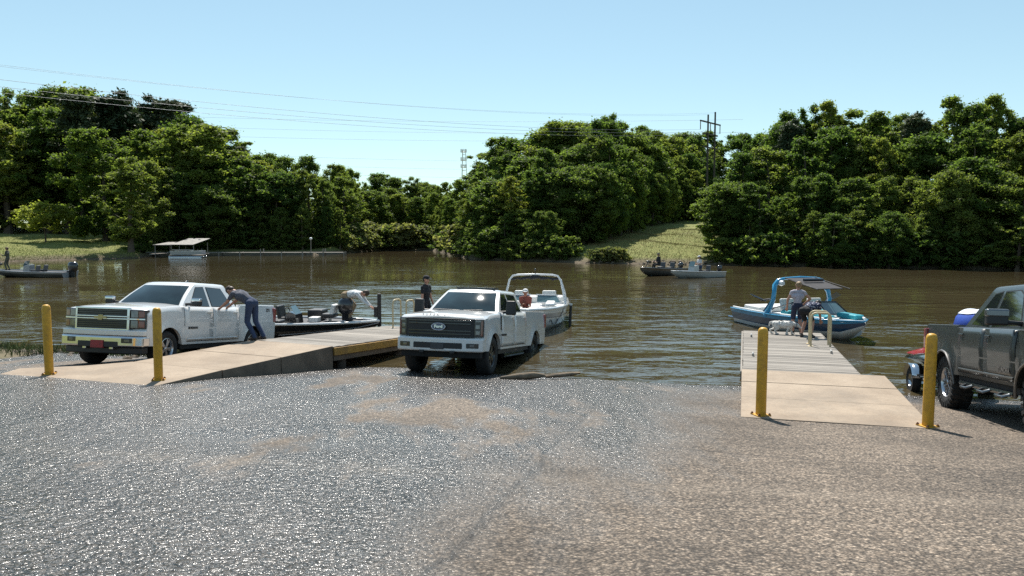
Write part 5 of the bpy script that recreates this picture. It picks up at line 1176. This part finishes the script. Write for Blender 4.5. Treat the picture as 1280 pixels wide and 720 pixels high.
def person(loc, face, H, label, pel, spine, headdir, hands, feet, colors, hair=('hair_brown', 'short'), cap=None, sleeve=0.55, shorts=0.0, elbow=(-.6, 0, -.6), knee=(1, 0, 0), twist=(0, 1, 0), grip=0.5, group=None, lookdown=0.0, footdir=None):
    """local +X is where the figure faces, +Y its left; all lengths for a 1.75 m body, scaled to H"""
    k = H / 1.75; V3 = Vector
    pel = V3(pel); sp = V3(spine).normalized(); lat = V3(twist).normalized(); lat = (lat - sp * lat.dot(sp)).normalized(); fw = lat.cross(sp)
    chest = pel + sp * .33; neck = pel + sp * .50; hd = V3(headdir).normalized()
    C = []; A = lambda a, ra, b, rb, kx: C.append((tuple(a), ra, tuple(b), rb, kx))
    hipc = V3((0, 1, 0))
    wst_ = pel + sp * .13
    A(pel - hipc * .075, .105, pel + hipc * .075, .105, 'pants'); A(pel + sp * .02, .125, wst_, .118, 'pants'); A(wst_, .120, chest, .135, 'shirt'); A(chest - lat * .09, .115, chest + lat * .09, .115, 'shirt'); A(neck - lat * .12 - sp * .03, .075, neck + lat * .12 - sp * .03, .075, 'shirt'); A(chest - lat * .05 + fw * .02, .115, neck - sp * .06, .10, 'shirt')
    hc = neck + sp * .05 + hd * .135; A(neck - sp * .02, .056, neck + sp * .05 + hd * .07, .052, 'skin')
    hf = lat.cross(hd).normalized()
    A(hc - hd * .045 + hf * .012, .072, hc + hd * .035 - hf * .008, .092, 'skin'); A(hc - hd * .075 + hf * .045, .034, hc - hd * .05 + hf * .05, .042, 'skin')
    A(hc - hd * .005 + hf * .088, .010, hc - hd * .03 + hf * .104, .015, 'skin')
    for s in (1, -1):
        A(hc - hd * .02 + lat * s * .086, .018, hc + hd * .015 + lat * s * .088, .02, 'skin'); A(hc + hd * .008 + hf * .083 + lat * s * .032, .0105, hc + hd * .008 + hf * .083 + lat * s * .036, .0105, 'eye')
    A(hc - hd * .058 + hf * .086 - lat * .02, .0095, hc - hd * .058 + hf * .086 + lat * .02, .0095, 'lip')
    for s, hnd in zip((1, -1), hands):
        sh = neck + lat * s * .185 - sp * .045; el, hw = ik(sh, hnd, .29, .26, V3(elbow) if not isinstance(elbow[0], (tuple, list)) else V3(elbow[0 if s > 0 else 1]))
        mid = sh.lerp(el, sleeve) if sleeve <= 1 else el
        A(sh, .064, mid, .054, 'shirt')
        if sleeve < 1: A(mid, .044, el, .041, 'skin'); A(el, .041, hw, .028, 'skin')
        else: A(el, .045, el.lerp(hw, .92), .036, 'shirt'); A(el.lerp(hw, .92), .028, hw, .027, 'skin')
        d = (hw - el).normalized(); sdv = d.cross(V3((0, 0, 1)));
        if sdv.length < .1: sdv = d.cross(V3((1, 0, 0)))
        sdv.normalize(); dn = sdv.cross(d).normalized(); dn = -dn if dn.z > 0 else dn
        A(hw + d * .02 - sdv * .018, .020, hw + d * .075 - sdv * .024, .018, 'skin'); A(hw + d * .02 + sdv * .018, .020, hw + d * .075 + sdv * .024, .018, 'skin')
        for j, (off, ln) in enumerate(((-.032, .062), (-.011, .075), (.011, .070), (.031, .055))):
            b0 = hw + d * .08 + sdv * off; b1 = b0 + d * ln * .55 + dn * ln * .25 * grip; b2 = b1 + d * ln * .35 * (1 - grip * .6) + dn * ln * .5 * grip; A(b0, .0115, b1, .0108, 'skin'); A(b1, .0108, b2, .0095, 'skin')
        th0 = hw + d * .03 - sdv * s * .028; th1 = th0 - sdv * s * .028 + d * .03; A(th0, .014, th1, .0125, 'skin'); A(th1, .0125, th1 + d * .032 + dn * .012, .0105, 'skin')
    for s, ft in zip((1, -1), feet):
        hip = pel + hipc * s * .095 - V3((0, 0, .02)); an = V3(ft) + V3((0, 0, .085)); kn, an = ik(hip, an, .42, .42, knee)
        if shorts > 0:
            md_ = hip.lerp(kn, shorts); A(hip, .093, md_, .083, 'pants'); A(md_, .068, kn, .054, 'skin'); A(kn, .053, kn.lerp(an, .35), .056, 'skin'); A(kn.lerp(an, .35), .056, an, .036, 'skin')
        else: A(hip, .092, kn, .066, 'pants'); A(kn, .066, kn.lerp(an, .35), .062, 'pants'); A(kn.lerp(an, .35), .062, an, .05, 'pants')
        fd = V3(footdir) if footdir else V3((1, s * .18, 0)); fd.normalize(); A(an - fd * .035 - V3((0, 0, .045)), .042, an + fd * .14 - V3((0, 0, .055)), .034, 'shoes'); A(an, .042, an + fd * .06 - V3((0, 0, .035)), .044, 'shoes')
    cm = dict(skin=colors.get('skin', 'skin'), shirt=colors['shirt'], pants=colors['pants'], shoes=colors.get('shoes', 'shoe'), eye='eye_dark', lip='lip')
    M = Matrix.Translation(loc) @ Matrix.Rotation(face, 4, 'Z') @ Matrix.Scale(k, 4)
    ob = fuse('person', C, cm, M); tag(ob, label, 'person', group)
    rot = Matrix((hf, lat, hd)).transposed()
    if hair:
        h = MB(); h.ell(hc + hd * .03 - hf * .014, (.103, .098, .098), rot, 16, 8, zmin=-.15)
        if hair[1] == 'short': h.ell(hc - hf * .045 - hd * .005, (.062, .084, .085), rot, 12, 8)
        if hair[1] == 'long': h.ell(hc - hf * .06 - hd * .06, (.055, .088, .15), rot, 12, 8); h.ell(hc - hf * .07 - hd * .16, (.035, .06, .10), rot, 10, 6)
        if hair[1] == 'bun': h.ell(hc - hf * .05, (.062, .084, .085), rot, 12, 8); h.ell(hc - hf * .09 + hd * .06, (.045, .045, .045), rot, 10, 6)
        h.build('hair', hair[0], ob, smooth=70)
    if cap:
        c = MB(); c.ell(hc + hd * .042 - hf * .006, (.112, .106, .094), rot, 18, 7, zmin=0.0); 
        c.prism([(.085, -.075), (.15, -.062), (.185, 0), (.15, .062), (.085, .075)], .012, base=0); o_ = len(c.v) - 10
        for i in range(o_, len(c.v)): c.v[i] = tuple(rot @ Vector(c.v[i]) + hc + hd * .045 - hf * .006)
        c.build('cap', cap, ob, smooth=60)
    return ob
def dz(which, x, y):
    """deck height of a dock at a world point"""
    o, kk, z0, U, = (dl, kl, .625, UL) if which == 'L' else (dr, kr, .585, UR)
    return z0 + kk * ((Vector((x, y, 0)) - Vector((o.location.x, o.location.y, 0))).dot(U)) + .004
# man leaning over to the chrome-bumper truck's door handle
person((-6.40, 19.66, .645), R(160), 1.80, 'person in slate tee and jeans leaning over onto the white truck door', (.02, 0, .88), (.86, .03, .50), (.90, 0, .10), ((1.0, .10, .62), (.97, -.22, .68)), ((-.12, .11, 0), (-.22, -.10, 0)), dict(shirt='cloth_slate', pants='cloth_denim'), elbow=(-.3, 0, -.7))
# man in white shirt bent over on the bass boat
person((-5.12, 24.98, .52), R(-8), 1.72, 'person in white shirt and tan trousers bent over on the bass boat', (-.12, 0, .80), (.95, 0, .12), (.95, 0, -.05), ((.72, .12, .42), (.74, -.12, .46)), ((-.02, .12, 0), (.02, -.12, 0)), dict(shirt='cloth_white', pants='cloth_tan'), sleeve=1.2, elbow=(0, 0, -1))
# man in black on the dock
person((-2.5, 23.1, dz('L', -2.5, 23.1)), R(-25), 1.68, 'person in black tee and cap standing on the dock behind the truck', (0, 0, .90), (.02, 0, 1), (.12, 0, 1), ((.10, .27, .82), (.08, -.27, .82)), ((.02, .11, 0), (.0, -.11, 0)), dict(shirt='cloth_black', pants='cloth_black'), hair=('hair_black', 'short'), cap='cloth_black', elbow=(-1, 0, 0))
# person sitting in the bow of the ski boat
person((.46, 27.15, .20), R(-95), 1.60, 'person in rust red top and pale cap sitting in the ski boat', (0, 0, .44), (.08, 0, 1), (.15, 0, 1), ((.34, .16, .62), (.30, -.05, .70)), ((.45, .14, .0), (.42, -.14, .0)), dict(shirt='cloth_brown', pants='cloth_grey', skin='skin_tan'), hair=('hair_brown', 'short'), cap='cloth_white', elbow=(-.3, 0, -1), knee=(.3, 0, 1), shorts=.7)
# woman on the right dock, seen from behind
person((8.18, 22.82, dz('R', 8.18, 22.82)), R(80), 1.56, 'person in pale top and navy shorts standing on the dock', (0, 0, .90), (.05, -.02, 1), (.10, -.12, 1), ((.12, .30, .86), (.24, -.28, 1.0)), ((-.02, .12, 0), (.02, -.12, 0)), dict(shirt='cloth_lilac', pants='cloth_navy'), hair=('hair_blond', 'bun'), sleeve=.25, shorts=.85, elbow=((-.6, .7, 0), (-.6, -.9, 0)))
# person bending down beside her
person((8.14, 21.98, dz('R', 8.14, 21.98)), R(42), 1.62, 'person in navy patterned shirt bending down beside the ladder rails', (-.12, 0, .82), (.92, -.12, .32), (.95, 0, -.10), ((.60, .12, .30), (.62, -.14, .36)), ((-.02, .14, 0), (.04, -.14, 0)), dict(shirt='cloth_print', pants='cloth_black'), hair=('hair_black', 'short'), shorts=.75, elbow=(0, 0, -1))
# far figures
ang = person((-35.15, 55.75, .46), R(185), 1.66, 'angler in drab clothes and cap standing on the low grey boat', (0, 0, .90), (.03, 0, 1), (.1, 0, 1), ((.34, .10, 1.12), (.32, -.08, 1.08)), ((.05, .12, 0), (-.05, -.12, 0)), dict(shirt='cloth_olive', pants='cloth_olive'), cap='cloth_tan', sleeve=1.2, elbow=(-.3, 0, -1))
rd = MB().tube([(-35.40, 55.73, 1.50), (-36.4, 55.6, 2.05), (-37.5, 55.5, 2.35)], [.014, .009, .004], 6).build('fishing_rod', 'black_plastic'); tag(rd, 'thin dark fishing rod held out by the standing angler', 'fishing rod')
person((10.15, 57.55, .28), R(200), 1.7, 'person in dark clothes sitting in the dark fishing boat', (-.5, 0, .56), (.08, 0, 1), (.1, 0, 1), ((-.15, .2, .72), (-.15, -.2, .72)), ((.0, .14, 0), (.0, -.14, 0)), dict(shirt='cloth_black', pants='cloth_black'), cap='cloth_olive', elbow=(-1, 0, -.4), knee=(.3, 0, 1), sleeve=1.2)
person((12.55, 54.95, .24), R(205), 1.7, 'person in white shirt sitting at the console of the white fishing boat', (-.45, .0, .50), (.08, 0, 1), (.1, 0, 1), ((-.1, .2, .74), (-.1, -.2, .74)), ((.05, .14, 0), (.05, -.14, 0)), dict(shirt='cloth_white', pants='cloth_denim'), cap='cloth_white', elbow=(-1, 0, -.4), knee=(.3, 0, 1))

# white shaggy dog on the right dock, head lowered, walking towards the ladder
def dog(x, y, face, s, label):
    C = []; A = lambda a, ra, b, rb, k='fur': C.append((a, ra, b, rb, k))
    A((-.28, 0, .45), .15, (-.02, 0, .43), .16); A((-.02, 0, .43), .16, (.24, 0, .44), .175); A((.24, 0, .42), .13, (.28, 0, .40), .12)
    A((.30, 0, .50), .115, (.48, 0, .46), .085); A((.50, 0, .45), .085, (.56, 0, .42), .08); A((.60, 0, .38), .05, (.68, 0, .32), .036); A((.685, 0, .325), .02, (.695, 0, .322), .018, 'nose')
    for q in (1, -1):
        A((.52, q * .07, .50), .03, (.50, q * .115, .38), .035, 'grey'); A((.60, q * .045, .43), .012, (.605, q * .047, .43), .012, 'nose')
        fx = .10 * q; A((.24, q * .08, .38), .075, (.25 + fx * .5, q * .085, .22), .048); A((.25 + fx * .5, q * .085, .22), .046, (.24 + fx, q * .085, .05), .038); A((.24 + fx, q * .085, .04), .042, (.30 + fx, q * .085, .035), .036)
        hx = -.10 * q; A((-.30, q * .07, .40), .10, (-.22 + hx * .3, q * .09, .27), .068); A((-.22 + hx * .3, q * .09, .27), .06, (-.38 + hx, q * .09, .17), .042); A((-.38 + hx, q * .09, .17), .042, (-.34 + hx, q * .09, .05), .036); A((-.34 + hx, q * .09, .04), .04, (-.27 + hx, q * .09, .035), .034)
    A((-.36, 0, .54), .05, (-.48, 0, .50), .045); A((-.48, 0, .50), .045, (-.52, 0, .36), .03)
    rg = random.Random(3)
    for i in range(60):       # shaggy tufts
        px, th = rg.uniform(-.36, .36), rg.uniform(.4, 5.9); c = (px, .14 * math.sin(th), .46 + .14 * math.cos(th)); A(c, .035, (c[0] - .04, c[1] * 1.12, c[2] - .05), .014)
    ob = fuse('dog', C, dict(fur='fur_white', grey='fur_grey', nose='eye_dark'), Matrix.Translation((x, y, dz('R', x, y) + .0)) @ Matrix.Rotation(face, 4, 'Z') @ Matrix.Diagonal((s, s, s * .9, 1)), vox=.012, smooth=2)
    return tag(ob, label, 'dog')
dog(7.75, 22.75, R(-22), .72, 'shaggy white dog sniffing along the dock boards')

# ------------------------------------------------------------------ far shore: covered dock, pontoon boat, long dock, pylon, wires, mast
simple('roof_metal', (0.22, 0.21, 0.20), 0.5, metal=.2, var=.12, scale=2); simple('timber_grey', (0.24, 0.215, 0.19), .85, var=.25, scale=2)
cv = empty('covered_dock', (-38.6, 94.5, 0), R(-6), 'dock shelter with pale sloping metal roof on posts across the cove', 'dock')
cv.scale = (.62, .62, .85)
for (x0, x1, z0, z1, y0, y1) in ((-1.2, 3.2, 1.75, 2.55, -3.0, 2.5), (-5.0, -1.25, 1.70, 2.05, -2.6, 2.2)):
    n = int((x1 - x0) / .55)
    for i in range(n):
        a = x0 + (x1 - x0) * i / n; b = x0 + (x1 - x0) * (i + 1) / n - .02
        MB().add([(a, y0, z0), (b, y0, z0), (b + .7, y1, z1), (a + .7, y1, z1), (a, y0, z0 - .04), (b, y0, z0 - .04), (b + .7, y1, z1 - .04), (a + .7, y1, z1 - .04)], [(0, 1, 2, 3), (7, 6, 5, 4), (0, 4, 5, 1), (1, 5, 6, 2), (2, 6, 7, 3), (3, 7, 4, 0)]).build('roof_sheet', 'roof_metal', cv, smooth=0)
for x in (-4.6, -1.4, 0.2, 3.0):
    MB().tube([(x, -2.4, -2), (x, -2.4, 1.80)], .07, 7).build('post', 'timber_grey', cv); MB().tube([(x + .5, 2.0, -2), (x + .5, 2.0, 1.98)], .07, 7).build('post', 'timber_grey', cv)
MB().box((-1.0, 1.6, .42), (9.6, 1.4, .12)).build('deck', 'timber_grey', cv, bevel=.01); MB().box((-4.9, -1.0, .42), (1.2, 4.0, .12)).build('deck', 'timber_grey', cv, bevel=.01)
pb = empty('pontoon_boat', (-37.4, 92.4, 0), R(4), 'pale pontoon boat moored under the sloping metal roof', 'boat')
pb.scale = (.65, .65, .7)
for s in (1, -1): MB().tube([(-3.0, s * .85, .05), (2.4, s * .85, .05), (3.0, s * .85, .18)], [.3, .3, .06], 10).build('pontoon', 'alloy', pb)
MB().box((0, 0, .40), (5.8, 2.4, .10)).build('deck', 'timber_grey', pb)
for s in (1, -1):
    MB().box((0, s * 1.18, .78), (5.4, .05, .55)).build('side_panel', 'gel_grey', pb, bevel=.01); MB().tube([(-2.7, s * 1.18, 1.1), (2.7, s * 1.18, 1.1)], .03, 6).build('rail', 'alloy', pb)
    MB().box((-1.9, s * .75, .75), (1.4, .6, .5)).build('bench', 'vinyl_white', pb, bevel=.06)
MB().box((.5, .5, .85), (.5, .6, .8)).build('console', 'vinyl_white', pb, bevel=.05); outboard(pb, -3.0, .6, .9); MB().box((-.9, 0, 1.28), (3.0, 2.1, .07)).build('boat_cover', 'gel_grey', pb, bevel=.03)
ld = empty('long_dock', (-33.0, 97.3, 0), R(2.0), 'long low wooden dock along the dark shore past the metal roof', 'dock')
for i in range(10): MB().box((-11.2 + i * 2.5, 0, .42), (2.46, 1.3, .07)).build('deck_section', 'timber_grey', ld, bevel=.01)
for i in range(11):
    for s in (-1, 1): MB().tube([(-12.4 + i * 2.5, s * .7, -2), (-12.4 + i * 2.5, s * .7, .52 + (.35 if i % 3 == 0 else 0))], .07, 6).build('pile', 'timber_grey', ld)
lp = empty('dock_lamp', (-24.6, 98.0, .45), 0, 'thin lamp post with white globe on the long dock', 'lamp'); MB().tube([(0, 0, 0), (0, 0, 1.55)], .045, 7).build('post', 'timber_grey', lp); MB().ell((0, 0, 1.66), (.2, .2, .15)).build('globe', 'gel_white', lp)
# pylon: two timber poles with three cross-arms, at the head of the grass slope
PY = Vector((27.6, 112.0, 0)); PY.z = gz(PY.x, PY.y); pyr = empty('power_pylon', PY, R(52), 'two pole timber power pylon rising behind the dark wood', 'pylon')
TZ = 18.9 - PY.z
simple('pole_wood', (0.075, 0.062, 0.05), .9, var=.3, scale=2)
for s in (-1, 1): MB().tube([(s * 1.15, 0, -1), (s * 1.15, 0, TZ + .6 * (s + 1) / 2)], [.17, .12], 8).build('pole', 'pole_wood', pyr)
for i, (dz_, w_) in enumerate(((1.0, 3.3), (2.6, 2.4), (4.4, 2.4))): MB().box((0, .16, TZ - dz_), (2 * w_, .13, .18)).build('cross_arm', 'pole_wood', pyr)
ins = None
for x in (-3.2, 0, 3.2): MB().tube([(x, .16, TZ - 1.1), (x, .16, TZ - 2.2)], .06, 6).build('insulator', 'timber_grey', pyr)
bpy.context.view_layer.update()
simple('wire_metal', (0.16, 0.18, 0.2), .6, var=.1, metal=.3)
def wire(a, b, sag, r, label):
    a, b = Vector(a), Vector(b); pts = [a.lerp(b, t) - Vector((0, 0, sag * 4 * t * (1 - t))) for t in np.linspace(0, 1, 40)]
    tag(MB().tube(pts, r, 5).build('power_line', 'wire_metal'), label, 'power line', 'overhead power lines crossing the cove')
MW = pyr.matrix_world
for x, z, e, r in ((-3.2, TZ - 2.2, (-66, 26, 15.2), .013), (0, TZ - 2.2, (-66, 29, 14.8), .013), (3.2, TZ - 2.2, (-64, 33, 14.4), .013), (-1.15, TZ, (-62, 30, 15.6), .008), (1.15, TZ + .5, (-62, 32, 15.5), .008)):
    wire(MW @ Vector((x, .16, z)), e, 2.6, r, 'thin dark wire strung from the timber pylon out over the cove')
# a second, farther span that drops behind the woods
for (z0, z1) in ((24.5, 33.0), (22.0, 31.2), (20.6, 29.0), (16.2, 25.6), (14.6, 23.6), (12.8, 22.0)):
    wire((45, 158, z0), (-150, 190, z1), 2.0, .018, 'faint wire of the farther span above the cove head wood')
mst = empty('cell_tower', (-24.0, 400.0, 9.0), 0, 'pale lattice mast with antenna platforms far beyond the cove', 'tower')
simple('mast_metal', (0.55, 0.55, 0.55), .5, var=.1, metal=.3)
for k_ in range(3):
    th = k_ * 2.094; MB().tube([(2.6 * math.cos(th), 2.6 * math.sin(th), 0), (.9 * math.cos(th), .9 * math.sin(th), 33)], .16, 5).build('leg', 'mast_metal', mst)
for i in range(12):
    z = 2 + i * 2.6; f = 2.6 - 1.7 * z / 33; pts = [(f * math.cos(q * 2.094), f * math.sin(q * 2.094), z) for q in range(3)]; MB().tube(pts, .08, 4, closed=True).build('brace', 'mast_metal', mst)
for z in (25, 28.5, 32.5):
    for q in range(9):
        th = q * .698; MB().box((1.35 * math.cos(th), 1.35 * math.sin(th), z), (.35, .35, 1.6)).build('antenna', 'mast_metal', mst)
    MB().tube([(1.3 * math.cos(t), 1.3 * math.sin(t), z - .6) for t in np.linspace(0, 6.283, 13)[:-1]], .12, 5, closed=True).build('platform', 'mast_metal', mst)

# rocks and litter along the near left shore, a few shoreline stones under the slope
simple('stone', (0.15, 0.12, 0.09), .9, var=.4, scale=4, bump=.6, bscale=20)
rng = random.Random(9); rock = []
for i in range(4):
    mb = MB().ell((0, 0, 0), (1, .8, .55), None, 8, 5); mb.map(lambda v: v * rng.uniform(.75, 1.2)); o = mb.build('shore_stone', 'stone', smooth=30); rock.append(o.data); bpy.data.objects.remove(o)
def stone(x, y, s, lab, grp):
    o = bpy.data.objects.new('shore_stone', rng.choice(rock)); COL.objects.link(o); o.location = (x, y, gz(x, y) + .15 * s); o.scale = (s, s, s); o.rotation_euler = (0, 0, rng.uniform(0, 6.28)); tag(o, lab, 'stone', grp)
for i in range(26):
    x = rng.uniform(-14.5, -8.2); y = (1.9 - .03 * x) / .104 - rng.uniform(.5, 1.5); stone(x, y, rng.uniform(.05, .14), 'small pale stone on the weedy shore behind the chrome bumper truck', 'stones on the weedy shore')
for px in range(748, 905, 5):
    t = (px + rng.uniform(-2, 2) - 640) / 1000; d = float(yshore(t)) + rng.uniform(-.1, .6); stone(t * d, d, rng.uniform(.10, .28), 'brown boulder at the waterline under the dry grass slope', 'boulders under the dry slope')
